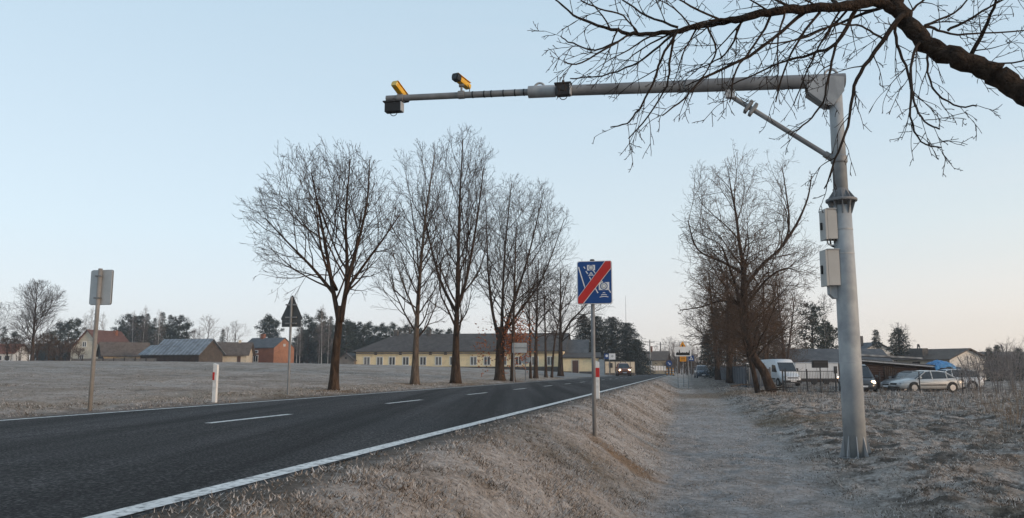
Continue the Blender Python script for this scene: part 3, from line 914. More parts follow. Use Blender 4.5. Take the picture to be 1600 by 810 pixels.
def right_tree():
    # leaning twin trunks at the corner of the fence
    b = hit(1196, 611); Y = b.y; k = Y / FOC
    def q(px, py, dy=0): return at(px, py, Y + dy) - b
    def env(p):
        z = p.z
        cx = q(1165, 430).x
        H = q(1165, 250).z
        if z < 1.6 or z > H: return False
        w = 100 * k * min(1, (z / H) * 2.1) * (1 if z < H * .62 else 1.0 - .35 * (z - H * .62) / (H * .38))
        return abs(p.x - cx) < w and abs(p.y) < 90 * k
    t = Tree(91, env, L1=4.0, n=(0, 7, 5, 3, 0), ang=(52, 42, 40, 38, 35), trop=(0, .05, .04, .02, .02), wig=(0, .13, .16, .2, .24), rmin=.008)
    f1 = q(1172, 545); f1.y = 0
    t.stem([V3(.35, 0, -.1), q(1193, 580), f1, q(1163, 470, .3), q(1162, 410, .5)], .27, .17, 14, ta=.3, tb=.98, flare=.4, sub=6, ang=70)
    t.stem([V3(-.35, .3, -.1), q(1176, 575), q(1163, 530, .3), q(1150, 450, .6), q(1128, 385, .8)], .17, .05, 15, ta=.3, sub=6, ang=66)
    t.stem([q(1162, 412, .5), q(1156, 385, .4), q(1150, 335, .3), q(1143, 300, .2), q(1137, 262, .1)], .13, .018, 10, ta=.1, ang=46)
    t.stem([q(1163, 450, .4), q(1190, 415, .2), q(1222, 385, 0), q(1233, 350, -.1), q(1228, 300, -.2), q(1222, 262, -.2)], .12, .018, 10, ta=.22, ang=44)
    t.stem([q(1222, 385, 0), q(1245, 350, 0), q(1262, 310, .1), q(1268, 275, .2)], .10, .03, 11, ta=.1, ang=46)
    t.stem([q(1165, 430, .5), q(1130, 410, .7), q(1090, 390, .9), q(1075, 345, 1)], .10, .03, 10, ta=.2, ang=50)
    t.stem([q(1165, 480, .5), q(1130, 470, -.7), q(1095, 480, -.9), q(1062, 485, -1)], .09, .02, 12, ta=.2, ang=50)
    t.stem([q(1165, 480, .5), q(1195, 440, -.7), q(1225, 420, -.9), q(1250, 425, -1)], .09, .02, 12, ta=.2, ang=50)
    # dense shoots on the trunks
    rs = t.r
    for _ in range(620):
        z = rs.uniform(.12, .68)
        c = q(1165, 600 - z * 330, rs.uniform(-1.4, 2.0)); c.x += rs.gauss(0, .6 + 2.2 * max(0, z - .2))
        d = V3(rs.gauss(0, 1), rs.gauss(0, .8), rs.uniform(.1, 1.2)).normalized()
        t.grow(c, d, rs.uniform(.7, 1.9), .010, 2 if rs.random() < .35 else 3)
    t.finish('bare_tree', 'large leaning bare tree with twin trunks and brown shoots by the fence end', 'tree', b, bark='bark', twig='twig_brown')
    # others behind it, along the fence
    spec = [(1140, 70, 392, 60, 'dense brown bare tree over the dark fence, close behind the leaning one'),
            (1122, 84, 412, 56, 'bushy bare tree over the middle of the dark fence'),
            (1196, 80, 402, 50, 'bushy bare tree behind the white van'),
            (1228, 92, 432, 46, 'small brown bare tree beyond the white van, right of the taller ones')]
    for i, (px, Y, top, hw, lab) in enumerate(spec):
        b = foot(px, Y); k = Y / FOC; H = at(px, top, Y).z - b.z
        env = ell((0, 0, H * .56), hw * k, hw * k, H * .46, low=1.2)
        t = Tree(120 + i, env, L1=4.5, n=(0, 8, 5, 3, 0), ang=(52, 44, 42, 38, 35), trop=(0, .03, .03, .02, .02), wig=(0, .13, .16, .2, .24), rmin=.011)
        lean = random.Random(i).uniform(-.8, .3)
        t.stem([V3(0, 0, -.1), V3(lean * .2, 0, H * .3), V3(lean * .6, 0, H * .6), V3(lean, 0, H * .95)], .28, .04, 26, ta=.15, flare=.4, sub=5, ang=62)
        t.stem([V3(0, 0, 1.), V3(.6, .4, H * .3), V3(1.3, .6, H * .6), V3(1.8, .8, H * .85)], .18, .03, 14, ta=.2, sub=5, ang=58)
        rs = t.r
        for _ in range(140):
            c = V3(rs.gauss(0, hw * k * .35), rs.gauss(0, 1.2), rs.uniform(.8, H * .6))
            d = V3(rs.gauss(0, 1), rs.gauss(0, .8), rs.uniform(.1, 1.2)).normalized()
            t.grow(c, d, rs.uniform(.9, 2.2), .014, 3)
        t.finish('bare_tree', lab, 'tree', b, 'brown bare trees along the dark fence', twig='twig_brown')
right_tree()

def overhanging_tree():
    bx, by = 8.2, 5.6
    base = V3(bx, by, gz(bx, by))
    def q(px, py, Y): return at(px, py, Y) - base
    t = Tree(7, None, L1=1.1, n=(0, 5, 3, 3, 0), ang=(46, 42, 46, 48, 45), trop=(0, -.055, -.01, .03, .04), wig=(0, .085, .12, .17, .22),
             seg=(0, 9, 6, 4, 3), ratio=(0, .48, .36, .35, .4), rmin=.0038, thick=.03, t0=.12, lv=3)
    K = t.stem
    top = q(1660, 190, 6.4)
    K([V3(0, 0, -.1), V3(-.05, .05, 1.0), V3(-.2, .2, 1.9), V3(-.6, .4, 2.5)], .30, .24, 0, flare=.5, sub=6, k=14, wob=.01)
    K([V3(-.05, 0, 1.7), V3(.5, .1, 3.0), V3(1.0, .2, 4.6), V3(1.5, .1, 6.4), V3(1.9, .1, 8.5)], .2, .05, 14, ta=.35, lens=lambda t_: 1.8, ang=50)
    main = [V3(-.35, .15, 2.0), q(1900, 330, 5.9), q(1760, 240, 6.2), q(1670, 185, 6.4), q(1600, 146, 6.6), q(1550, 112, 6.7), q(1490, 92, 6.8), q(1440, 62, 6.9), q(1405, 18, 7.0), q(1380, -30, 7.1), q(1350, -110, 7.2), q(1290, -220, 7.3)]
    K(main, .128, .055, 10, ta=.75, sub=7, k=16, wob=.012, lens=lambda t_: 1.3, rlim=.02)
    # long limb reaching left over the arm
    K([q(1400, 14, 7.0), q(1365, 3, 7.0), q(1310, 10, 6.9), q(1240, 14, 6.9), q(1190, 22, 6.9), q(1140, 33, 7.0), q(1095, 40, 7.1), q(1055, 49, 7.1), q(1000, 54, 7.2), q(955, 47, 7.3), q(905, 28, 7.4), q(868, 0, 7.5)],
      .056, .008, 20, ta=.04, sub=5, k=10, lens=lambda t_: 1.0 - .25 * t_, rlim=.011, ang=56, wob=.006)
    sec = [  # (points, start radius, limbs)
        ([(1268, 13), (1236, 37), (1171, 88), (1100, 122), (1070, 152), (1035, 181)], .022, 14),
        ([(1350, 5), (1337, 14), (1307, 67), (1268, 85), (1215, 100), (1140, 135)], .026, 15),
        ([(1307, 67), (1297, 110), (1285, 160), (1262, 190), (1235, 212)], .014, 9),
        ([(1412, 22), (1397, 38), (1359, 93), (1335, 135), (1325, 196), (1305, 250), (1288, 295)], .027, 17),
        ([(1410, 26), (1399, 42), (1405, 80), (1423, 128), (1423, 183), (1439, 222), (1471, 231)], .018, 15),
        ([(1440, 64), (1430, 77), (1423, 116), (1428, 160), (1445, 190), (1468, 202)], .015, 12),
        ([(1455, 72), (1449, 90), (1458, 138), (1490, 164), (1526, 166)], .013, 9),
        ([(1330, 10), (1290, 55), (1262, 110), (1240, 165)], .014, 10),
        ([(1285, 12), (1250, 60), (1225, 110), (1212, 160)], .014, 11),
        ([(1205, 22), (1180, 70), (1150, 110), (1140, 160)], .013, 10),
        ([(1160, 30), (1140, 75), (1110, 100), (1078, 112)], .012, 9),
        ([(1513, 93), (1539, 45), (1556, 0), (1578, -50)], .024, 9),
        ([(1432, 48), (1452, 42), (1484, 53), (1540, 52), (1610, 48)], .018, 12),
        ([(1481, 48), (1515, 30), (1555, 6), (1600, -20)], .014, 9),
        ([(1445, 40), (1490, 20), (1520, -10)], .013, 8),
        ([(1470, 70), (1520, 92), (1570, 100), (1615, 90)], .011, 8),
        ([(1420, 20), (1450, -5), (1490, -30)], .013, 8),
        ([(1059, 48), (1033, 94), (1019, 133), (999, 170), (979, 193), (954, 199)], .014, 9),
        ([(1056, 51), (1020, 80), (988, 102), (940, 119), (891, 123)], .013, 10),
        ([(1053, 54), (1045, 99), (1042, 133), (1013, 182), (982, 217)], .013, 8),
        ([(1105, 40), (1118, 80), (1098, 120), (1070, 135)], .010, 7),
        ([(982, 55), (942, 80), (900, 101), (881, 97)], .010, 8),
        ([(975, 60), (930, 78), (895, 68), (876, 56)], .009, 7),
        ([(1059, 43), (1010, 25), (974, 0), (950, -18)], .012, 8),
        ([(996, 51), (974, 25), (937, 14), (905, -2)], .009, 7),
        ([(1130, 34), (1080, 10), (1040, -15)], .012, 8),
        ([(1240, 14), (1190, -10), (1120, -40)], .016, 8),
        ([(1310, 8), (1270, -20), (1200, -50)], .018, 8),
        ([(1380, 62), (1365, 52), (1340, 40), (1300, 40), (1250, 62), (1190, 70)], .012, 10),
    ]
    for i, (pp, r, n1) in enumerate(sec):
        y0 = 6.95 + t.r.uniform(-.05, .05)
        dy = t.r.uniform(-.9, .9)
        pts = [q(px, py, y0 + dy * j / (len(pp) - 1)) for j, (px, py) in enumerate(pp)]
        K(pts, r, .006, max(4, int(n1 * .68)), ta=.1, sub=4, k=6, lens=lambda t_: .52 - .2 * t_, rlim=.0065, ang=48, part='crown', wob=.004)
    t.finish('bare_tree', 'dark overhanging tree limb with drooping twigs above the steel arm', 'tree', base, bark='bark_dark', twig='twig_dark')
overhanging_tree()

# ------------------------------------------------------------------ conifers, far trees, shrubs
def needle_tri(mb, r, c, size, d=None):
    d = d or Vector((r.gauss(0, 1), r.gauss(0, 1), r.gauss(0, .7))).normalized()
    e = d.cross(Vector((r.gauss(0, 1), r.gauss(0, 1), r.gauss(0, 1)))).normalized()
    mb.poly([c - e * size * .22, c + e * size * .22, c + d * size])

def spruce(seed, H, R, name, label, group, loc, mat_='needles', power=.85, low=.04, dens=1.0, droop=.25):
    r = random.Random(seed)
    t = thing(name, label, 'tree', loc, 0, group)
    tk = MB().tube([V3(0, 0, -.1), V3(0, 0, H * .5), V3(0, 0, H * .97)], [R * .07, R * .05, .02], 6)
    nd = MB()
    z = H * low
    while z < H * .985:
        f = (1 - z / H)
        L0 = R * f ** power
        nb = max(4, int(7 * dens))
        a0 = r.uniform(0, 6.28)
        for i in range(nb):
            a = a0 + 6.283 * i / nb + r.uniform(-.3, .3)
            L = L0 * r.uniform(.5, 1.3) + .15
            dirv = V3(cos(a), sin(a), r.uniform(-.1, .35))
            p = V3(0, 0, z + r.uniform(-.1, .1))
            m = max(3, int(L / .28))
            for j in range(1, m + 1):
                u = j / m
                c = p + dirv * (L * u) + V3(0, 0, -droop * L * u * u)
                for _ in range(6):
                    needle_tri(nd, r, c + V3(r.gauss(0, .10), r.gauss(0, .10), r.gauss(0, .07)), r.uniform(.14, .30) * (1 if L > .6 else .7),
                               (dirv * .8 + V3(r.gauss(0, .7), r.gauss(0, .7), r.gauss(-.15, .5))).normalized())
        z += max(.22, H * .035) * (0.6 + .6 * f) / max(.6, dens)
    tk.build('trunk', M['bark'], t)
    nd.build('crown', M[mat_], t)
    return t

def scots_pine(seed, H, R, label, group, loc, mat_='needles', low=.3):
    r = random.Random(seed)
    t = thing('pine_tree', label, 'tree', loc, 0, group)
    tk, nd = MB(), MB()
    lean = V3(r.uniform(-.3, .3), r.uniform(-.3, .3), 0)
    tk.tube([V3(0, 0, -.1), lean * .4 + V3(0, 0, H * .5), lean + V3(0, 0, H * .95)], [.16, .11, .03], 6)
    for i in range(26):
        u = (i + r.random()) / 26
        z = H * (low + (1 - low) * u)
        rad = R * math.sqrt(max(.03, 1 - (max(0, u - .25) / .78) ** 2)) * r.uniform(.45, 1.05)
        a = i * 2.4 + r.uniform(-.4, .4)
        c = lean * u + V3(cos(a) * rad, sin(a) * rad, z + rad * .2)
        tk.tube([lean * u + V3(0, 0, z - .3), c], [.04, .015], 4, caps=False)
        cs = R * r.uniform(.22, .38)
        for j in range(150):
            d = V3(r.gauss(0, 1), r.gauss(0, 1), r.gauss(0, .7)).normalized()
            needle_tri(nd, r, c + d * cs * r.uniform(.2, 1.1), r.uniform(.14, .32), (d + V3(0, 0, .3)).normalized())
        for j in range(40):
            needle_tri(nd, r, (lean * u + V3(0, 0, z)).lerp(c, r.uniform(.1, 1)) + V3(r.gauss(0, .2), r.gauss(0, .2), r.gauss(0, .2)), .45)
    tk.build('trunk', M['bark'], t)
    nd.build('crown', M[mat_], t)
    return t

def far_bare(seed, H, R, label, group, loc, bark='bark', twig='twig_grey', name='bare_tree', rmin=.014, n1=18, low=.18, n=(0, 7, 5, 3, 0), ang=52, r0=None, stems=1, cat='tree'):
    env = ell((0, 0, H * .58), R, R, H * .43, low=H * low * .6)
    t = Tree(seed, env, L1=R * 1.0, n=n, ang=(ang, 42, 40, 38, 35), trop=(0, .05, .04, .02, .02), rmin=rmin, lv=3)
    for i in range(stems):
        o = V3(t.r.uniform(-.3, .3), t.r.uniform(-.3, .3), 0) if stems > 1 else V3(0, 0, 0)
        t.stem([o + V3(0, 0, -.1), o * 1.5 + V3(t.r.uniform(-.1, .1), 0, H * .4), o * 3 + V3(t.r.uniform(-.3, .3), 0, H * .97)], r0 or H * .02, .02, n1, ta=low, sub=5, ang=ang, k=7)
    return t.finish(name, label, cat, loc, group, bark=bark, twig=twig)

def far_vegetation():
    r = random.Random(99)
    # big bare tree at the far left edge, and a ragged companion
    b = foot(50, 118); H = at(50, 440, 118).z - b.z
    far_bare(201, H, 5.2, 'large round bare tree at the far left edge of the field', None, b, twig='twig', rmin=.016, n1=34, n=(0, 11, 9, 6, 0), low=.12, r0=.32)
    b = foot(-8, 124)
    far_bare(202, 9.0, 3.6, 'bare tree cut by the left edge of the view', None, b, twig='twig', rmin=.016)
    BUSH = 'bare brown bushes under the big tree on the left'
    proto = far_bare(203, 3.6, 1.9, 'brown leafless bush at the far edge of the field', BUSH, foot(30, 121), twig='twig_brown', name='bare_bush', stems=5, n1=7, low=.05, r0=.04, cat='bush')
    for px, Y, sc in ((12, 122, 1.0), (58, 122, 1.15), (76, 124, 1.2), (95, 126, .9), (108, 128, 1.0), (85, 120, .6), (45, 119, .7), (122, 138, .7)):
        copy_thing(proto, foot(px, Y), r.uniform(0, 6), sc)
    # wood behind the houses: pines and birches
    PINE = 'dark pines in the wood beyond the field'
    lab = 'dark pine among the others in the wood beyond the field'
    protos = [scots_pine(211, 10, 2.3, lab, PINE, foot(480, 168), low=.12),
              scots_pine(212, 11.5, 2.0, lab, PINE, foot(500, 172), low=.15),
              spruce(213, 10, 2.2, 'pine_tree', lab, PINE, foot(515, 165)),
              scots_pine(214, 9, 2.6, lab, PINE, foot(545, 170), mat_='needles_dark', low=.1)]
    def scat(px, top, Y):
        b = foot(px, Y)
        H = at(px, top, Y).z - b.z
        p = r.choice(protos)
        base = {0: 10, 1: 11.5, 2: 10, 3: 9}[protos.index(p)]
        sc = H / base
        copy_thing(p, b, r.uniform(0, 6), (max(sc, .8) * r.uniform(.9, 1.15), max(sc, .8), sc))
    line = [(462, 528), (470, 512), (478, 518), (488, 508), (496, 514), (506, 505), (514, 512), (524, 504), (533, 508), (541, 503), (550, 510), (558, 506),
            (567, 512), (576, 505), (585, 511), (594, 507), (603, 512), (612, 506), (622, 513), (632, 509), (642, 512), (654, 515), (668, 512), (684, 516), (700, 515), (716, 517),
            (470, 535), (490, 530), (510, 527), (530, 525), (552, 530), (452, 540),
            (90, 506), (104, 502), (116, 500), (2, 510), (20, 520), (76, 520),
            (188, 500), (200, 494), (214, 496), (226, 490), (238, 497), (250, 488), (262, 492), (276, 496), (288, 506), (182, 512), (196, 515), (210, 512), (232, 512), (256, 510), (272, 512),
            (346, 515), (420, 494), (412, 500), (428, 502)]
    for px, top in line:
        scat(px, top, r.uniform(164, 188))
    # the wood's shaded interior, behind the trees one can tell apart
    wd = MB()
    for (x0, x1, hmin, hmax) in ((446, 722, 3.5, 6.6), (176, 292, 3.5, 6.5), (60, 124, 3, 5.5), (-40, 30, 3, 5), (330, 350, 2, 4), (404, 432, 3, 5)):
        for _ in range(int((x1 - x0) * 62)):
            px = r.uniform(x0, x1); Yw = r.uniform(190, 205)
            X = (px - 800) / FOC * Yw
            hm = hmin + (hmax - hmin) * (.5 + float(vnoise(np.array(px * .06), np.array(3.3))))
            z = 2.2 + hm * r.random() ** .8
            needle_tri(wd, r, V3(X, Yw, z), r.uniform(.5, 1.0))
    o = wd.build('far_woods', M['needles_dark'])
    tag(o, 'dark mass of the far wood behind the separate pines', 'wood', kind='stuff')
    BR = 'leafless birches in front of the pines'
    bl = 'pale leafless birch against the dark pines beyond the field'
    pb = far_bare(221, 11.5, 2.1, bl, BR, foot(502, 158), bark='birch', twig='twig_grey', name='birch_tree', n1=24, low=.18, ang=36, r0=.075)
    for px, top in ((463, 500), (512, 497), (468, 505), (205, 488), (221, 480), (245, 486), (140, 482), (155, 490), (128, 492), (498, 520)):
        Y = r.uniform(156, 164); b = foot(px, Y)
        sc = (at(px, top, Y).z - b.z) / 11.5
        copy_thing(pb, b, r.uniform(0, 6), sc)
    FB = 'grey bare trees behind the farm roofs'
    b = foot(322, 150)
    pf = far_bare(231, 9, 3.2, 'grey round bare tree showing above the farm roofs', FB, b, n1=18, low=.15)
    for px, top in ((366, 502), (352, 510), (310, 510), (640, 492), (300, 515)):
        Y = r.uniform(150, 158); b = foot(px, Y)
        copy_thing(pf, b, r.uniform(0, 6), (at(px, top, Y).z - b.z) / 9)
    b = foot(628, 100); H = at(628, 490, 100).z - b.z
    # reddish larch beside the red roof
    b = foot(219, 160)
    spruce(241, at(219, 503, 160).z - b.z, 3.0, 'larch_tree', 'reddish brown larch behind the red roofed house', None, b, mat_='needles_brown', dens=.8)
    # dark firs right of the yellow building
    FIR = 'dark firs beside the road past the yellow building'
    for i, (px, top, hw, Y, lb) in enumerate(((912, 490, 15, 132, 'dark fir standing next to the grey shed roof'), (932, 492, 24, 134, 'dark fir behind the blue information sign'),
                                       (957, 494, 30, 138, 'broadest dark fir, over the cream wall with posters'), (981, 503, 22, 141, 'dark fir with ragged branches pointing to the road'),
                                       (996, 530, 14, 144, 'lowest dark fir, last before the utility pole'))):
        b = foot(px, Y); H = at(px, top, Y).z - b.z
        spruce(250 + i, H, hw * Y / FOC * 1.75, 'fir_tree', lb, FIR, b, mat_='needles_dark', power=.55, dens=1.35, droop=.3)
    # thuja and dark conifers behind the right tree
    TH = 'dark conifers behind the bare trees on the right'
    for i, (px, top, hw, Y, lb) in enumerate(((1106, 522, 13, 124, 'dark conifer rising behind the parked navy car'), (1122, 480, 20, 100, 'tall dark conifer behind the dark fence'), (1150, 470, 24, 96, 'wide dark conifer behind the leaning bare tree'),
                                       (1180, 485, 22, 96, 'dark conifer behind the white van'), (1212, 480, 22, 100, 'dark conifer behind the end of the grey shed'))):
        b = foot(px, Y); H = at(px, top, Y).z - b.z
        spruce(260 + i, H, hw * Y / FOC * 1.15, 'fir_tree', lb, TH, b, mat_='needles_dark', power=.5, dens=1.3)
    # right horizon
    b = foot(1273, 104); scots_pine(271, at(1273, 478, 104).z - b.z, 3.3, 'bushy dark pine left of the steel column', None, b, low=.1, mat_='needles')
    b = foot(1296, 108); scots_pine(272, at(1296, 508, 108).z - b.z, 2.0, 'lower dark pine touching the steel column', None, b, low=.1, mat_='needles')
    b = foot(1293, 106); far_bare(273, at(1293, 460, 106).z - b.z, 2.0, 'thin leafless birch beside the steel column', None, b, bark='birch', twig='twig_grey', name='birch_tree', n1=16, ang=36, r0=.09)
    b = foot(1373, 120); spruce(274, at(1373, 516, 120).z - b.z, 1.6, 'spruce_tree', 'small pointed spruce behind the white gable', None, b)
    b = foot(1408, 112); spruce(275, at(1408, 512, 112).z - b.z, 2.6, 'spruce_tree', 'broad dark spruce standing between the white gable and the chimney house', None, b, power=.6, dens=1.2)
    b = foot(1410, 113); far_bare(276, at(1410, 505, 113).z - b.z, 2.6, 'faint bare tree behind the broad spruce', None, b, n1=14)
    FS = 'dark conifer tops at the right edge'
    for i, (px, top, hw, Y, lb) in enumerate(((1549, 545, 14, 96, 'flat topped dark conifer above the frosted shrubs'), (1562, 540, 12, 97, 'pointed dark conifer above the frosted shrubs'), (1594, 544, 18, 95, 'dark conifer at the right edge'))):
        b = foot(px, Y); spruce(280 + i, at(px, top, Y).z - b.z, hw * Y / FOC, 'fir_tree', lb, FS, b)
    b = foot(1047, 185); far_bare(290, at(1047, 527, 185).z - b.z, 4.0, 'grey bare tree at the end of the road', None, b, n1=20)
    EN = 'grey bare trees closing the view down the road'
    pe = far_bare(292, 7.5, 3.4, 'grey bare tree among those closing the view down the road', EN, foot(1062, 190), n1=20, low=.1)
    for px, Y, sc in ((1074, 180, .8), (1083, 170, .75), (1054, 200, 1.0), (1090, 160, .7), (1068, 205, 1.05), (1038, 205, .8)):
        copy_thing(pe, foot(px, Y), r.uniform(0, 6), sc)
    EB = 'brown bushes at the end of the road'
    for px, Y, sc in ((1050, 160, .8), (1058, 165, .9), (1066, 158, .8), (1074, 150, .8), (1082, 150, .9), (1040, 170, .7), (1088, 140, .7), (1046, 180, 1.1), (1070, 180, 1.3), (1060, 185, 1.3), (1079, 175, 1.2)):
        copy_thing(proto, foot(px, Y), r.uniform(0, 6), sc, label='leafless brown bush at the end of the road behind the signs', group=EB)
    b = foot(1025, 200); far_bare(291, 6.5, 3.0, 'small bare tree behind the utility poles', None, b, n1=14)
    # frosted shrubs on the waste ground
    SH = 'frosted shrubs along the wire fence'
    for i, (px, Y, hh, R, lb) in enumerate(((1530, 46, 2.3, 1.5, 'frosted leafless shrub just right of the silver car'), (1562, 44, 2.5, 1.5, 'tallest frosted shrub right of the silver car'),
                                            (1594, 41, 2.7, 1.6, 'frosted shrub cut by the right edge of the view'), (1516, 50, 1.7, 1.1, 'low frosted shrub behind the rear bumper of the silver car'), (1582, 50, 2.5, 1.6, 'broad frosted shrub standing behind the others'))):
        far_bare(300 + i, hh, R, lb, SH, foot(px, Y), twig='frost_twig', bark='frost_twig', name='frosted_shrub', stems=6, n1=7, low=.05, rmin=.005, r0=.018, n=(0, 6, 5, 3, 0), cat='shrub')
    # dry weed stalks on the right waste ground
    WD = 'dry weed stalks on the waste ground'
    w = MB()
    for j in range(9):
        a = j * 2.4; p = V3(cos(a) * .1, sin(a) * .1, 0); top = p * r.uniform(1.5, 3) + V3(0, 0, r.uniform(.35, .7))
        w.tube([p + V3(0, 0, -.03), p.lerp(top, .5) + V3(.02, 0, .03), top], [.006, .005, .004], 4)
        for q_ in range(7):
            c = p.lerp(top, r.uniform(.5, 1)); d = V3(r.gauss(0, 1), r.gauss(0, 1), .8).normalized()
            w.tube([c, c + d * r.uniform(.05, .14)], [.006, .003], 3)
    o = w.build('dry_weed', M['weed'], loc=foot(1573, 18.5))
    tag(o, 'clump of dry brown weed stalks on the waste ground at the right', 'weed', WD)
    for px, Y, sc in ((1586, 18.8, .9), (1548, 24, .8), (1560, 25, 1.0), (1535, 26, .7), (1480, 30, .6), (1595, 23, 1.1), (1500, 34, .8), (1420, 36, .7), (1530, 36, 1.0), (1590, 33, 1.2), (1460, 41, .8), (1380, 44, .8), (1290, 46, .9), (1270, 47, .8), (1250, 45, .6)):
        c = o.copy(); COL.objects.link(c); c.location = foot(px, Y); c.rotation_euler.z = r.uniform(0, 6); c.scale = (sc, sc, sc)
    # dead branches lying at the foot of the leaning tree
    for i, (px, py, ln, az, lb) in enumerate(((1222, 611, 2.2, -.5, 'dead branch lying right of the leaning trunk'), (1160, 606, 1.9, .35, 'pale dead branch lying against the fence end'), (1208, 615, 1.6, -.2, 'dead branch lying in front of the leaning trunk'))):
        b = hit(px, py)
        mb = MB()
        p0 = V3(-ln / 2, 0, .08); p1 = V3(ln / 2, 0, .16)
        mb.tube([p0, p0.lerp(p1, .5) + V3(0, .12, .1), p1], [.06, .05, .02], 6)
        for j in range(5):
            c = p0.lerp(p1, .3 + .13 * j); mb.tube([c, c + V3(r.uniform(-.2, .5), r.uniform(-.3, .3), r.uniform(.0, .35))], [.02, .006], 4)
        o2 = mb.build('fallen_branch', M['twig' if i != 1 else 'bark_pale'], loc=b, rotz=az)
        tag(o2, lb, 'branch', 'fallen branches by the leaning tree')
far_vegetation()

# ------------------------------------------------------------------ buildings
def on_plane(px, py, Y):
    return at(px, py, Y)

def house(name, label, cat, loc, rotz, L, W, hw, hr, wall, roof, group=None, gable=None, over=.35, hip_l=0.0, hip_r=0.0, thick=.12, plinth=None, gwalls=None):
    """ridge along local x, origin at the middle of the footprint; returns the root. gable: material of the +x end wall"""
    t = thing(name, label, cat, loc, rotz, group)
    zb = -1.0
    w = MB()
    a, b = L / 2, W / 2
    w.quad((-a, -b, zb), (a, -b, zb), (a, -b, hw), (-a, -b, hw))
    if gable and gwalls == 'both':
        w.build('wall', wall, t); w = MB()
    w.quad((a, b, zb), (-a, b, zb), (-a, b, hw), (a, b, hw))
    ends = MB()
    for sx, hip in ((-1, hip_l), (1, hip_r)):
        x = sx * a
        tgt = ends if (gable and (sx == 1 or gwalls == 'both')) else w
        if hip: pts = [(x, -b, zb), (x, b, zb), (x, b, hw), (x, -b, hw)]
        else: pts = [(x, -b, zb), (x, b, zb), (x, b, hw), (x, 0, hw + hr), (x, -b, hw)]
        tgt.poly(pts if sx == 1 else pts[::-1])
    w.build('wall', wall, t)
    if ends.f:
        if gwalls == 'both':
            for i0 in (0, 5):
                g_ = MB(); g_.poly(ends.v[i0:i0 + 5]); g_.build('gable_wall', gable, t)
        else: ends.build('gable_wall', gable, t)
    r = MB()
    k = hr / b
    ye, ze = b + over, hw - over * k
    xl, xr = -a - (0 if hip_l else over), a + (0 if hip_r else over)
    T = Vector((0, 0, thick))
    xl0, xr0 = (-a - over if hip_l else xl), (a + over if hip_r else xr)
    zt = hw + hr + .02
    for sg in (-1, 1):
        p = [V3(xl0, sg * ye, ze), V3(xr0, sg * ye, ze), V3(xr - hip_r, 0, zt), V3(xl + hip_l, 0, zt)]
        if sg == 1: p = p[::-1]
        r.prism(p, T)
    for sx, hip, xe, x0 in ((-1, hip_l, xl, xl0), (1, hip_r, xr, xr0)):
        if hip:
            p = [V3(x0, -ye, ze), V3(x0, ye, ze), V3(xe - sx * hip, 0, zt)]
            if sx == -1: p = p[::-1]
            r.prism(p, T)
    rf = r.build('roof', roof, t)
    if plinth:
        pb = MB().box(-a - .04, a + .04, -b - .04, b + .04, zb, plinth)
        pb.build('plinth', M['plinth'], t)
    t['_dims'] = (L, W, hw, hr)
    return t, rf

def window(parent, x, z, w, h, y, face='front', mull=1, frame=None, name='window', pane=None):
    """face front: wall at local y facing -y; right: wall at local x=y facing +x; left: facing -x"""
    frame = frame or M['frame_white']
    f, p = MB(), MB()
    def bx(mb, x0, x1, z0, z1, d0, d1):
        if face == 'front': mb.box(x0, x1, y - d1, y - d0, z0, z1)
        elif face == 'right': mb.box(y + d0, y + d1, x0, x1, z0, z1)
        else: mb.box(y - d1, y - d0, x0, x1, z0, z1)
    t = .11
    bx(f, x - w / 2 - t, x + w / 2 + t, z + h / 2, z + h / 2 + t, .0, .06)
    bx(f, x - w / 2 - t, x + w / 2 + t, z - h / 2 - t, z - h / 2, .0, .07)
    bx(f, x - w / 2 - t, x - w / 2, z - h / 2, z + h / 2, .0, .06)
    bx(f, x + w / 2, x + w / 2 + t, z - h / 2, z + h / 2, .0, .06)
    for i in range(mull):
        q = x - w / 2 + w * (i + 1) / (mull + 1)
        bx(f, q - .05, q + .05, z - h / 2, z + h / 2, .0, .055)
    o = f.build(name, frame, parent)
    bx(p, x - w / 2, x + w / 2, z - h / 2, z + h / 2, .005, .03)
    p.build('pane', pane or M['window'], o)
    return o

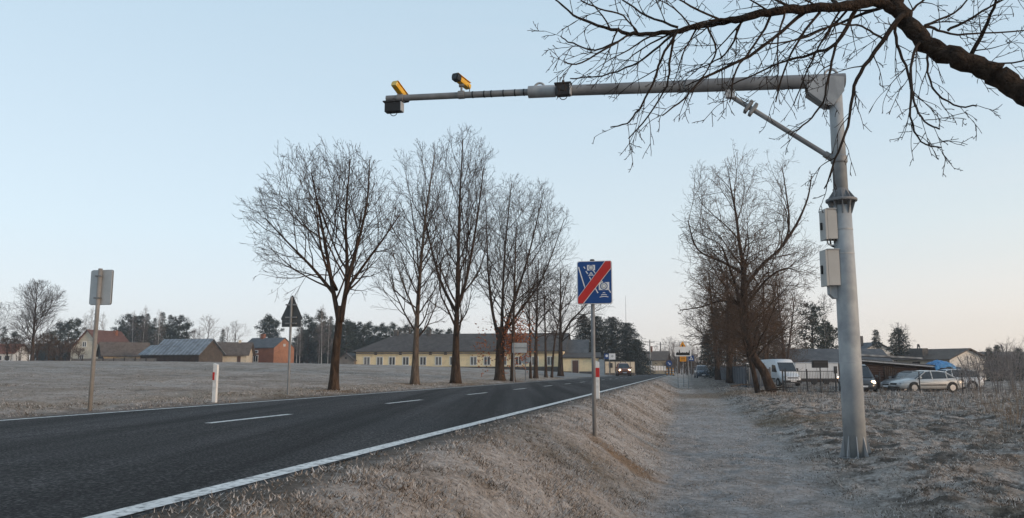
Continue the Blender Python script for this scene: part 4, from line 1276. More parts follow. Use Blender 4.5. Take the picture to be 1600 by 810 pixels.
def left_buildings():
    # long yellow building
    Y = 119.0
    bl, br_ = at(556, 574, Y + 3), at(880, 581, Y - 3)
    z0 = at(720, 577.5, Y).z
    dv = Vector((br_.x - bl.x, br_.y - bl.y, 0)); L = dv.length; rz = math.atan2(dv.y, dv.x)
    W = 9.0
    c = (bl + br_) / 2; c.z = z0
    nv = Vector((-sin(rz), cos(rz), 0))
    hw = at(720, 547.5, Y).z - z0
    hr = at(720, 523, Y + 4.5).z - z0 - hw
    t, rf = house('yellow_building', 'long low yellow building with a grey hipped roof and a row of white windows', 'building', c + nv * W / 2, rz, L, W, hw, hr, M['plaster_yellow'], M['roof_grey'], over=.45, hip_l=5.0, plinth=.42)
    wr = random.Random(6)
    for px in (574, 595, 615, 637, 664.5, 689, 712, 744, 765, 790, 813, 838, 861):
        x = -L / 2 + L * (px - 556) / (880 - 556)
        window(t, x, hw * .44, .85, 1.12, -W / 2, pane=M['window'] if wr.random() < .6 else M['curtain'])
    v = MB()
    for px in (588, 628, 676, 700):
        x = -L / 2 + L * (px - 556) / (880 - 556)
        v = MB().box(x - .22, x + .22, -W / 2 - .03, -W / 2 + .02, hw * .76, hw * .76 + .4)
        v.build('attic_vent', M['door_brown'], t)
    for px in (660, 606):
        x = -L / 2 + L * (px - 556) / (880 - 556)
        MB().box(x - .3, x + .3, -.6, 0, hw + hr - .6, hw + hr + .75).build('chimney', M['plinth'], rf)
    MB().box(-L / 2, L / 2, -W / 2 - .52, -W / 2 - .42, hw - .52, hw - .40).build('gutter', M['plinth'], t)
    # small shed leaning against its left end
    b = at(548, 574, Y + 4.5); b.z = z0 - .2
    t2, _ = house('small_shed', 'small plank shed leaning on the left end of the yellow building', 'shed', b, rz + pi / 2, 4.0, 2.6, 1.6, .95, M['wood_grey'], M['roof_grey'], over=.2)
    MB().box(-2.03, -2.0, -.15, .15, 1.75, 2.05).build('opening', M['black'], t2)
    # gabled grey-roofed annexe behind its right end, lower wing with a door
    Y2 = 114.0
    b = at(901, 583, Y2 + 6); zb = at(901, 583, Y2).z
    t3, _ = house('grey_roofed_shed', 'shed with a plain slate grey roof behind the yellow wing', 'shed', V3(at(899, 550, Y2 + 6).x, Y2 + 6, zb), -.12, 3.6, 4.5, at(900, 553, Y2 + 6).z - zb, at(900, 533, Y2 + 8).z - at(900, 553, Y2 + 6).z, M['plaster_cream'], M['roof_slate'], over=.25)
    xa, xb = at(880, 570, Y2).x, at(936, 570, Y2).x
    hh = at(908, 560, Y2).z - zb
    t4 = thing('yellow_wing', 'low yellow wing with a flat grey roof and a brown door', 'building', V3((xa + xb) / 2, Y2, zb), -.10)
    hl = (xb - xa) / 2
    MB().box(-hl, hl, 0, 4, -.8, hh).build('wall', M['plaster_yellow'], t4)
    MB().prism([V3(-hl - .3, -.3, hh + .02), V3(hl + .3, -.3, hh + .02), V3(hl + .3, 4.3, hh + .75), V3(-hl - .3, 4.3, hh + .75)], (0, 0, .16)).build('roof', M['roof_grey'], t4)
    MB().box(-hl - .03, hl + .03, -.035, 4, -.8, .22).build('plinth', M['plinth'], t4)
    dx = at(899, 570, Y2).x - (xa + xb) / 2
    d = MB().box(dx - .42, dx + .42, -.07, -.01, .0, 1.75).build('door', M['door_brown'], t4)
    MB().box(dx + .28, dx + .33, -.11, -.07, .8, .95).build('handle', M['iron'], d)
    MB().box(dx - .55, dx + .55, -.05, -.008, 1.76, 1.9).box(dx - .55, dx - .43, -.05, -.008, 0, 1.76).box(dx + .43, dx + .55, -.05, -.008, 0, 1.76).build('door_frame', M['plaster_cream'], t4)
    # pale gate and the cream wall with posters
    g0, g1 = at(936, 575, 113.5), at(944, 575, 113.5)
    zg = at(940, 584, 113.5).z
    t5 = thing('sheet_metal_gate', 'pale blue grey sheet metal gate next to the yellow wing', 'gate', V3((g0.x + g1.x) / 2, 113.5, zg))
    wv = g1.x - g0.x
    MB().box(-wv / 2, wv / 2, 0, .05, -.4, at(940, 562, 113.5).z - zg).build('panel', M['gate_blue'], t5)
    MB().box(-wv / 2 - .08, -wv / 2, -.03, .08, -.4, 2.1).box(wv / 2, wv / 2 + .08, -.03, .08, -.4, 2.1).build('gate_frame', M['galv_dark'], t5)
    w0, w1 = at(945, 575, 114), at(992, 575, 122)
    zw = at(960, 584.5, 115).z
    dv = w1 - w0; Lw = Vector((dv.x, dv.y)).length
    t6 = thing('cream_wall', 'cream boundary wall with dark posters under the firs', 'wall', V3(w0.x, w0.y, zw), math.atan2(dv.y, dv.x))
    MB().box(0, Lw, 0, .25, -.6, 1.75).build('wall_body', M['banner'], t6)
    pl = MB()
    for i in range(7):
        MB().box(Lw * i / 6 - .07, Lw * i / 6 + .07, -.05, 0, -.5, 1.85).build('pilaster', M['plinth'], t6)
    for x in (1.35, 1.75, 2.15):
        MB().box(x - .13, x + .13, -.07, -.01, .85, 1.55).build('poster', M['black'], t6)
    MB().box(.2, Lw - .2, -.03, -.01, -.3, .12).build('stain', M['plinth'], t6)
    # roof sign boards
    p = at(952, 561, 112.5)
    t7 = thing('information_sign', 'white and dark blue information boards on a post in front of the firs', 'sign', V3(p.x, 112.5, zg))
    hb = p.z - zg
    MB().tube([V3(0, 0, -.3), V3(0, 0, hb + .2)], .05, 8).build('pole', M['galv_dark'], t7)
    MB().box(-.05, .85, -.1, -.06, hb - .1, hb + .75).build('white_board', M['sign_white'], t7)
    MB().box(-.72, -.08, -.1, -.06, hb, hb + .72).build('blue_board', M['sign_blue'], t7)
    MB().lathe([(.19, 0), (.19, .006)], 14, (0, 0, 0)).build('emblem', M['sign_white'], t7).matrix_local = Matrix.Translation((-.36, -.101, hb + .42)) @ Matrix.Rotation(pi / 2, 4, 'X')
    MB().lathe([(.16, 0), (.16, .006)], 14, (0, 0, 0)).build('emblem', M['sign_grey'], t7).matrix_local = Matrix.Translation((.42, -.101, hb + .36)) @ Matrix.Rotation(pi / 2, 4, 'X')
    # brown house far down the road, with its white fence
    b = at(1025, 578, 178)
    t8, r8 = house('brown_house', 'brown roofed house far down the road behind a white fence', 'house', b, -.35, 5.2, 5.0, at(1017, 562, 178).z - b.z, 1.7, M['plaster_tan'], M['roof_brown'], gable=M['wood_brown'], over=.4, gwalls='both')
    window(t8, -1, 1.5, .9, 1.1, -2.5)
    MB().box(-1.2, -.7, -.3, .3, 3.6, 5.2).build('chimney', M['brick_dark'], r8)
    f0 = at(1016, 580, 165)
    t9 = thing('white_fence', 'white picket panels along the far side of the road', 'fence', V3(f0.x, 165, f0.z), .25)
    for i in range(6):
        MB().box(i * .62, i * .62 + .46, 0, .05, .1, 1.05).build('panel', M['sign_white'], t9)
        MB().box(i * .62 - .1, i * .62 - .02, 0, .08, -.3, 1.2).build('post', M['concrete'], t9)
    # ---- farm buildings at the far left
    def gh(px, py, Y): return at(px, py, Y)
    # brick house
    Yb = 140
    b = gh(418, 571, Yb + 3)
    kk = Yb / FOC
    t, r_ = house('brick_house', 'small brick house with an orange gable end and grey roof', 'house', b, -.42, 7.2, 5.4, 27 * kk, 15 * kk, M['brick_dark'], M['roof_slate'], gable=M['brick_sunlit'], over=.15)
    window(t, -.35, 1.15, .95, 1.05, -2.7)
    window(t, -.35, 2.35, .8, .28, -2.7, mull=0)
    MB().box(-1.6, -.9, -.3, .3, 27 * kk + 15 * kk - .4, 27 * kk + 15 * kk + .85).build('chimney', M['brick_dark'], r_)
    MB().box(3.58, 3.65, -.3, .3, 3.3, 3.75).build('gable_vent', M['sign_grey'], t)
    # cream cottage with brown roof
    Yc = 134; kk = Yc / FOC
    b = gh(363, 571, Yc + 3)
    t, r_ = house('cream_outbuilding', 'cream walled outbuilding with a brown roof left of the brick house', 'shed', b, .12, 5.6, 5.0, 18 * kk, 17 * kk, M['plaster_cream'], M['roof_brown'], over=.5)
    MB().box(1.3, 1.85, -2.56, -2.5, 0, 1.5).build('door', M['door_brown'], t)
    MB().box(.9, 1.3, -.2, .2, 18 * kk + 17 * kk - .2, 18 * kk + 17 * kk + .5).build('chimney', M['plaster_cream'], r_)
    # big barn with sheet metal roof
    Yd = 126; kk = Yd / FOC
    b = gh(293, 571.5, Yd + 4)
    house('metal_roofed_barn', 'dark plank barn with a ribbed sheet metal roof', 'barn', b, -.26, 8.6, 6.2, 19 * kk, 22 * kk, M['wood_dark'], M['roof_metal'], gable=M['wood_weathered'], over=.4)
    b = gh(250, 570, Yd + 9)
    house('low_metal_shed', 'low shed with a grey metal roof left of the big barn', 'shed', b, -.42, 4.2, 4.5, 17 * kk, 14 * kk, M['wood_dark'], M['roof_metal'], over=.3)
    # brown-roofed barn with tan wall
    Ye = 138; kk = Ye / FOC
    b = gh(193, 568, Ye + 3)
    house('brown_roofed_barn', 'tan walled barn with a brown roof and dark plank gable', 'barn', b, .62, 7.4, 5.4, 13 * kk, 19 * kk, M['plaster_tan'], M['roof_brown'], gable=M['wood_dark'], over=.4, gwalls='both')
    # white gabled house with red roof
    Yf = 150; kk = Yf / FOC
    b = gh(160, 566, Yf + 4)
    t, r_ = house('white_house', 'white gabled house with a dark red roof and chimney', 'house', b, 1.36, 8.6, 7.0, 19 * kk, 30 * kk, M['plaster_cream'], M['roof_red'], over=.4)
    window(t, .6, 3.3, .7, .8, -4.3, face='left')
    window(t, 1.0, .9, .7, .7, -4.3, face='left')
    MB().box(2.0, 2.7, -.9, -.3, 49 * kk - 1.4, 49 * kk + .2).build('chimney', M['brick_dark'], r_)
    # red roofed house cut by the left edge
    Yg = 136; kk = Yg / FOC
    b = gh(2, 565, Yg)
    t, r_ = house('red_roofed_house', 'low house with an orange red roof at the left edge', 'house', b, .06, 6.5, 5, 13 * kk, 13 * kk, M['plaster_white'], mat('orange_red_roof', (.17, .065, .042), (.24, .095, .06), 2, .85), over=.3)
    window(t, 1.0, .55, .8, .7, -2.5); window(t, 2.3, .55, .8, .7, -2.5)
    # low board fence in front of the farm
    p0, p1 = at(112, 569, 128), at(245, 571.5, 124)
    dv = p1 - p0
    t = thing('board_fence', 'low weathered board fence in front of the red and brown roofed farm', 'fence', p0, math.atan2(dv.y, dv.x))
    Lf = Vector((dv.x, dv.y)).length
    MB().box(0, Lf, 0, .04, -.5, .85).build('boards', M['wood_grey'], t)
    for i in range(9):
        MB().box(Lf * i / 8 - .06, Lf * i / 8 + .06, -.08, 0, -.5, 1.0).build('post', M['wood_dark'], t)
left_buildings()

def right_buildings():
    # long shed with grey sheet roof
    Y = 92; k = Y / FOC
    zb = at(1310, 600, Y).z
    c = V3((at(1240, 570, Y).x + at(1392, 570, Y).x) / 2, Y + 3, zb)
    L = at(1392, 570, Y).x - at(1240, 570, Y).x
    he = at(1310, 567, Y).z - zb
    t, r_ = house('grey_roofed_workshop', 'long dark workshop with a frosted grey sheet roof behind the trailer', 'shed', c, -.03, L, 6, he, at(1310, 547, Y + 3).z - zb - he, M['wood_dark'], M['roof_slate'], gable=M['wood_dark'], over=.35)
    # low brown timber barn
    Yb = 60; k = Yb / FOC
    x0, x1 = at(1336, 590, Yb).x, at(1494, 590, Yb).x
    zb = gz((x0 + x1) / 2, Yb)
    t = thing('timber_barn', 'low dark brown timber barn with frosted roof edges behind the parked cars', 'barn', V3((x0 + x1) / 2, Yb, zb))
    hl = (x1 - x0) / 2
    hL = at(1344, 563, Yb).z - zb; hR = at(1494, 577, Yb).z - zb
    MB().prism([V3(-hl, 0, -.5), V3(hl, 0, -.5), V3(hl, 0, hR), V3(-hl, 0, hL)], (2.9, 6, 0)).build('wall', M['wood_brown'], t)
    MB().prism([V3(-hl - .3, -.35, hL + .03), V3(hl + .2, -.35, hR + .03), V3(hl + .2, -.35, hR + .15), V3(-hl - .3, -.35, hL + .15)], (2.9, 6.6, 0)).build('roof', M['roof_slate'], t)
    # raised roof sheet with frost
    MB().prism([V3(-hl + .1, -.2, hL + .33), V3(hl * .33, -.2, hL + .08), V3(hl * .33, -.2, hL + .20), V3(-hl + .1, -.2, hL + .47)], (2.4, 5.2, 0)).build('roof_sheet', M['roof_metal'], t)
    MB().box(-hl * .42, -hl * .42 + .95, -.03, 0, 0, 1.75).build('door', M['wood_dark'], t)
    MB().tube([V3(-hl - .2, -.4, hL + .0), V3(hl + .2, -.4, hR - .0)], .05, 6).build('gutter', M['galv'], t)
    # blue tarp bulging on the barn's low end
    c = at(1479, 576, Yb - .3)
    rr = random.Random(5)
    nx, ny = 16, 9
    mb = MB()
    def tz(i, j):
        u, v = i / (nx - 1), j / (ny - 1)
        return (sin(pi * min(1, u * 1.15)) ** .55) * .62 * (.65 + .35 * sin(pi * v)) + rr.uniform(-.05, .05)
    W_ = (at(1498, 576, Yb).x - at(1458, 576, Yb).x)
    top = [[V3(-W_ / 2 + W_ * i / (nx - 1), -.25 + 2.2 * j / (ny - 1), tz(i, j) - .0) for j in range(ny)] for i in range(nx)]
    for i in range(nx - 1):
        for j in range(ny - 1):
            mb.quad(top[i][j], top[i + 1][j], top[i + 1][j + 1], top[i][j + 1])
    for i in range(nx - 1):                                     # the hem hangs over the eave
        a, b = top[i][0], top[i + 1][0]
        da, db = .30 + .5 * max(0, i / (nx - 1) - .72) * 4, .30 + .5 * max(0, (i + 1) / (nx - 1) - .72) * 4
        mb.quad((a.x, a.y - .05, a.z - da), (b.x, b.y - .05, b.z - db), b, a)
    for j in range(ny - 1):
        a, b = top[-1][j], top[-1][j + 1]
        mb.quad((a.x + .02, a.y, a.z - .75), (b.x + .02, b.y, b.z - .75), b, a)
    o = mb.build('tarpaulin', M['tarp_blue'], loc=c, smooth=True)
    tag(o, 'crumpled blue tarpaulin on the low end of the timber barn', 'tarpaulin')
    # white gable house
    Yc = 128
    zb = at(1367, 575, Yc).z
    hw = at(1367, 553, Yc).z - zb
    t, r_ = house('white_gable_house', 'white gable with a dark roof rising behind the workshop', 'house', V3(at(1367, 560, Yc).x, Yc + 4, zb), pi / 2 + .12, 8, 7.2, hw, at(1367, 536, Yc).z - zb - hw, M['plaster_white'], M['roof_slate'], over=.5)
    MB().box(-1.8, -1.2, 1.0, 1.6, hw + .6, hw + 2.9).build('chimney', M['plinth'], r_)
    # house with wide chimney
    Yd = 104; k = Yd / FOC
    zb = at(1480, 585, Yd).z
    hw = at(1480, 560, Yd).z - zb
    t, r_ = house('low_house', 'low house with a wide flat chimney and a pale right gable', 'house', V3(at(1494, 560, Yd).x, Yd + 4, zb), -1.22, 8.5, 6.2, hw, at(1500, 546, Yd).z - zb - hw, M['plaster_cream'], M['roof_brown'], gable=M['plaster_white'], over=.6)
    window(t, -1, hw - 1.0, 1.0, .9, -3.1, frame=M['wood_brown'])
    MB().box(-2.0, .2, -3.2, -2.2, hw + .0, hw + 1.35).build('chimney', M['plinth'], r_)
    # long dark roof at the far right
    Ye = 140
    zb = at(1575, 590, Ye).z
    house('long_hall', 'long low hall with a flat dark roof on the far right horizon', 'building', V3(at(1580, 560, Ye).x, Ye + 4, zb), 0, 17, 8, at(1575, 555, Ye).z - zb, .5, M['wood_dark'], M['roof_grey'], over=.3)
    # small lattice mast behind the roof
    Yf = 150
    b = at(1437, 575, Yf)
    t = thing('lattice_mast', 'short dark lattice mast between spruce and chimney', 'mast', b)
    h = at(1437, 538, Yf).z - b.z
    mb = MB()
    tp = V3(0, 0, h)
    legs = [V3(-.9, -.5, 0), V3(.9, -.5, 0), V3(0, .8, 0)]
    for l in legs: MB().tube([l, tp + l * .12], .09, 5).build('leg', M['iron'], t)
    for i in range(4):
        u, v = i / 4, (i + 1) / 4
        for q in range(3):
            a, b_ = legs[q], legs[(q + 1) % 3]
            mb.tube([a.lerp(tp + a * .12, u), b_.lerp(tp + b_ * .12, v)], .06, 4)
    mb.build('bracing', M['iron'], t)
    # dark board fence along the road's right side
    n0 = sn(at(1166, 605, 57).x, 57)[1]
    s0 = sn(at(1166, 605, 57).x, 57)[0]
    P0 = V3(*xy(s0, n0), 0)
    t = thing('board_fence', 'dark blue grey board fence in sections beside the navy car', 'fence', V3(P0.x, P0.y, gz(P0.x, P0.y)), pi / 2 - PSI)
    for i in range(22):
        a = i * 2.9
        if a > 62: break
        MB().box(a + .06, a + 2.84, -.03, .03, .05, 1.42 + (.06 if i % 3 == 1 else 0)).build('panel', M['fence_blue'], t)
        MB().box(a - .05, a + .05, -.06, .06, -.3, 1.55).build('post', M['fence_blue'], t)
    # short return of the fence running off to the right behind the tree
    p1 = at(1200, 603, 60)
    dv = p1 - P0
    t = thing('return_fence', 'short dark fence return behind the leaning trunks', 'fence', V3(P0.x + .3, P0.y + .3, gz(P0.x, P0.y)), math.atan2(dv.y, dv.x))
    Lr = Vector((dv.x, dv.y)).length
    for i in range(2):
        MB().box(.15 + i * Lr / 2, .1 + (i + .95) * Lr / 2, -.03, .03, .05, 1.35).build('panel', M['fence_blue'], t)
    for i in range(3):
        MB().box(i * Lr / 2 - .05, i * Lr / 2 + .05, -.05, .05, -.3, 1.45).build('post', M['galv_dark'], t)
    # iron gate section before the vans
    Yg = 50
    a, b = foot(1224, Yg), foot(1308, Yg)
    t = thing('iron_fence', 'black iron bar fence section in front of the white trailer', 'fence', a, math.atan2(b.y - a.y, b.x - a.x))
    Lg = (b - a).length
    h = at(1266, 579, Yg).z - a.z
    mb = MB()
    nb = 34
    for i in range(1, nb):
        x = Lg * i / nb
        mb.tube([V3(x, 0, .12), V3(x, 0, h - .05)], .011, 4, caps=False)
    mb.build('bars', M['iron'], t)
    for z in (.14, h - .05):
        MB().tube([V3(0, 0, z), V3(Lg, 0, z)], .025, 6).build('rail', M['iron'], t)
    for x in (0, .18, Lg * .45, Lg - .05, Lg + .35):
        MB().box(x - .035, x + .035, -.035, .035, -.3, h + .08).build('post', M['iron'], t)
    # letter box on the fence
    p = at(1280, 569, Yg - .15)
    t = thing('letter_box', 'wide black letter box standing at the iron fence', 'letter box', V3(p.x, Yg - .25, gz(p.x, Yg - .25)))
    h2 = at(1280, 575, Yg - .25).z - t.location.z
    MB().box(-.47, .47, -.14, .14, h2, h2 + .46).build('box', M['black'], t, bevel=.02)
    MB().box(-.40, .40, -.155, -.141, h2 + .30, h2 + .36).build('slot', M['iron'], t)
    MB().tube([V3(0, .0, -.2), V3(0, .0, h2)], .04, 6).build('post', M['iron'], t)
    # wire fence posts running to the right
    t = None
    P = [foot(px, Yg - (px - 1310) * .012) for px in (1376, 1438, 1505, 1560, 1620)]
    t = thing('wire_fence', 'sagging wire fence on thin dark posts in front of the silver car', 'fence', P[0])
    for i, p in enumerate(P):
        q = p - P[0]
        MB().tube([q + V3(0, 0, -.2), q + V3(0, 0, 1.35)], .035, 6).build('post', M['iron'], t)
    wz = MB()
    for z in (.3, .7, 1.1):
        for p, q in zip(P[:-1], P[1:]):
            a, b = p - P[0], q - P[0]
            wz.tube([a + V3(0, 0, z), a.lerp(b, .5) + V3(0, 0, z - .05), b + V3(0, 0, z)], .007, 4)
    wz.build('wire', M['wire'], t)
right_buildings()

# ------------------------------------------------------------------ vehicles
def wheel(parent, x, y, r, w=.2):
    sg = 1 if y > 0 else -1
    t = MB().lathe([(r * .62, -w / 2), (r * .95, -w / 2), (r, -w * .3), (r, w * .3), (r * .95, w / 2), (r * .62, w / 2)], 24)
    rot = Matrix.Translation((x, y, r)) @ Matrix.Rotation(-sg * pi / 2, 4, 'X')
    o = t.build('wheel', M['rubber'], parent); o.matrix_local = rot
    ri = MB().lathe([(.02, 0), (r * .58, .0), (r * .62, .012), (r * .62, .03)], 20)
    for i in range(5):
        a = 2 * pi * i / 5
        ri.box(.05, r * .6, -.03, .03, .0, .035, Matrix.Rotation(a, 4, 'Z'))
    o2 = ri.build('rim', M['rim'], o)
    o2.location = (0, 0, w / 2 - .015)
    return o

def loft(mb, st, hw_of, zb_of, zt_of, tuck=.88):
    """closed car body lofted along x"""
    rings = []
    for x in st:
        hw, zb, zt = hw_of(x), zb_of(x), zt_of(x)
        h = zt - zb
        half = [(0, zb), (hw * .9, zb), (hw * .985, zb + h * .18), (hw, zb + h * .45), (hw * .985, zb + h * .78), (hw * tuck + .0, zt - h * .05), (hw * tuck * .93, zt), (0, zt + .015)]
        ring = [(x, y, z) for y, z in half] + [(x, -y, z) for y, z in half[-2:0:-1]]
        rings.append(ring)
    i0 = len(mb.v); k = len(rings[0])
    for r in rings: mb.v += r
    for j in range(len(rings) - 1):
        for q in range(k):
            q2 = (q + 1) % k
            mb.f.append((i0 + j * k + q, i0 + (j + 1) * k + q, i0 + (j + 1) * k + q2, i0 + j * k + q2))
    mb.f.append(tuple(range(i0, i0 + k))); mb.f.append(tuple(range(i0 + (len(rings) - 1) * k + k - 1, i0 + (len(rings) - 1) * k - 1, -1)))

def interp(tab):
    xs = [a for a, _ in tab]; ys = [b for _, b in tab]
    return lambda x: float(np.interp(x, xs, ys))

def car(label, loc, fwd, paint, kind='sedan', lights='off', name='parked_car', group=None, plate=True):
    """x forward, nose at +x"""
    t = thing(name, label, 'car', loc, math.atan2(fwd[1], fwd[0]), group)
    if kind == 'sedan':
        L, W, wb, r = 4.6, 1.78, (-1.32, 1.36), .32
        belt = [(-2.3, .72), (-2.22, .96), (-1.6, 1.02), (-1.0, .98), (.9, .92), (1.3, .90), (2.0, .76), (2.22, .62), (2.3, .50)]
        roof = [(-1.62, 1.02), (-.98, 1.36), (-.55, 1.43), (.05, 1.44), (.42, 1.38), (1.22, .91)]
    elif kind == 'hatch':
        L, W, wb, r = 4.2, 1.76, (-1.25, 1.3), .31
        belt = [(-2.1, .70), (-2.06, .96), (-1.6, 1.0), (.8, .96), (1.2, .95), (1.8, .80), (2.02, .64), (2.1, .50)]
        roof = [(-2.0, 1.0), (-1.7, 1.38), (-1.0, 1.48), (.0, 1.50), (.35, 1.43), (1.15, .96)]
    elif kind == 'suv':
        L, W, wb, r = 4.5, 1.82, (-1.32, 1.36), .36
        belt = [(-2.25, .8), (-2.2, 1.08), (-1.6, 1.1), (.9, 1.06), (1.25, 1.05), (1.95, .95), (2.2, .78), (2.25, .6)]
        roof = [(-2.12, 1.1), (-1.85, 1.62), (-1.0, 1.72), (.0, 1.72), (.4, 1.62), (1.15, 1.06)]
    else:                                              # minivan
        L, W, wb, r = 4.7, 1.86, (-1.5, 1.5), .33
        belt = [(-2.35, .8), (-2.32, 1.05), (-1.6, 1.08), (1.0, 1.02), (1.5, .98), (2.1, .85), (2.3, .68), (2.36, .52)]
        roof = [(-2.28, 1.06), (-2.1, 1.72), (-1.4, 1.84), (.3, 1.84), (.7, 1.74), (1.55, 1.0)]
    hwf = interp([(-L / 2, W * .40), (-L / 2 + .25, W * .485), (-.6, W / 2), (1.0, W / 2), (L / 2 - .5, W * .47), (L / 2 - .12, W * .40), (L / 2, W * .31)])
    zbf = interp([(-L / 2, .36), (-L / 2 + .4, .24), (L / 2 - .5, .22), (L / 2, .30)])
    st = sorted(set(list(np.linspace(-L / 2, L / 2, 28)) + [x for x, _ in belt]))
    b = MB(); loft(b, st, hwf, zbf, interp(belt))
    b.build('body', paint, t, smooth=True)
    # greenhouse
    rf = interp(roof); bf = interp(belt)
    xs = [x for x, _ in roof]
    gx = np.linspace(xs[0], xs[-1], 18)
    g, rp = MB(), MB()
    rings = []
    for x in gx:
        zb, zt = bf(x) - .06, max(rf(x), bf(x) - .02)
        hb = hwf(x) * .9; h = zt - zb
        ht = hb - h * .34
        rings.append([(x, hb, zb), (x, ht, zt - .05), (x, ht * .9, zt), (x, -ht * .9, zt), (x, -ht, zt - .05), (x, -hb, zb)])
    i0 = 0
    for R_ in rings: g.v += R_
    for j in range(len(rings) - 1):
        for q in range(5):
            g.f.append((j * 6 + q, (j + 1) * 6 + q, (j + 1) * 6 + q + 1, j * 6 + q + 1))
    g.build('windows', M['glass_car'], t, smooth=False)
    # roof skin and pillars in body colour
    lo_, hi_ = (2, 4) if kind != 'sedan' else (1, 4)
    rx = [x for x in np.linspace(roof[1][0], roof[4][0], 12)]
    sk = MB()
    def ringpt(x, q):
        zb, zt = bf(x) - .06, max(rf(x), bf(x) - .02)
        hb = hwf(x) * .9; ht = hb - (zt - zb) * .34
        return [V3(x, hb + .006, zb), V3(x, ht + .008, zt - .05), V3(x, ht * .9, zt + .012), V3(x, -ht * .9, zt + .012), V3(x, -ht - .008, zt - .05), V3(x, -hb - .006, zb)][q]
    for x0, x1 in zip(rx[:-1], rx[1:]):
        for q in (1, 2, 3):
            sk.quad(ringpt(x0, q), ringpt(x1, q), ringpt(x1, q + 1), ringpt(x0, q + 1))
    sk.build('roof', paint, t, smooth=True)
    for q0, q1 in ((0, 1), (5, 4)):
        MB().tube([ringpt(roof[-1][0] - .02, q0), ringpt(roof[-2][0], q1)], .035, 5).build('pillar', paint, t)
        MB().tube([ringpt(roof[0][0] + .05, q0), ringpt(roof[1][0], q1)], .06, 5).build('pillar', paint, t)
        for xm in (.02, -.92 if kind != 'sedan' else -1.02):
            MB().tube([ringpt(xm, q0), ringpt(xm, q1)], .035, 5).build('pillar', paint, t)
    for sy in (-1, 1):
        for x in wb:
            hwx = hwf(x)
            MB().lathe([(r + .055, 0), (r + .055, .02)], 24).build('wheel_arch', M['black'], t).matrix_local = Matrix.Translation((x, sy * (hwx - .004), r + .02)) @ Matrix.Rotation(-sy * pi / 2, 4, 'X')
            wheel(t, x, sy * (hwx - .07), r)
        # head and tail lamps
        xf = L / 2 - .16
        zl = bf(L / 2 - .18) - .08
        lm = MB().lathe([(.02, .05), (.08, .035), (.105, 0), (.09, -.08)], 14)
        o = lm.build('headlight', M['lamp_on' if lights == 'on' else 'lamp_off'], t)
        o.matrix_local = Matrix.Translation((xf + .02, sy * hwf(xf) * .80, zl - .02)) @ Matrix.Rotation(pi / 2, 4, 'Y') @ Matrix.Scale(1.35, 4, (0, 1, 0))
        MB().box(-L / 2 - .012, -L / 2 + .1, sy * W * .25, sy * W * .385, .62, .80).build('tail_light', M['red_lamp'], t)
        xm = roof[-1][0] - .25
        MB().box(xm - .08, xm + .08, sy * (W / 2 - .02), sy * (W / 2 + .16), bf(xm) + .0, bf(xm) + .14).build('wing_mirror', paint, t, bevel=.03)
        MB().box(wb[0] + r + .12, wb[1] - r - .12, sy * (W / 2 - .03), sy * (W / 2 + .012), .46, .53).build('side_trim', M['black'], t)
        for xh in (.0, -.98):
            MB().box(xh - .22, xh - .04, sy * (W / 2 - .03), sy * (W / 2 + .014), .78, .815).build('door_handle', paint, t)
    MB().box(L / 2 - .16, L / 2 + .004, -.34, .34, .50, .60).build('grille', M['black'], t)
    MB().box(L / 2 - .25, L / 2 + .012, -.62, .62, .30, .38).build('bumper_trim', M['black'], t)
    if plate:
        MB().box(L / 2 - .1, L / 2 + .02, -.26, .26, .39, .49).build('number_plate', M['sign_white'], t)
    return t

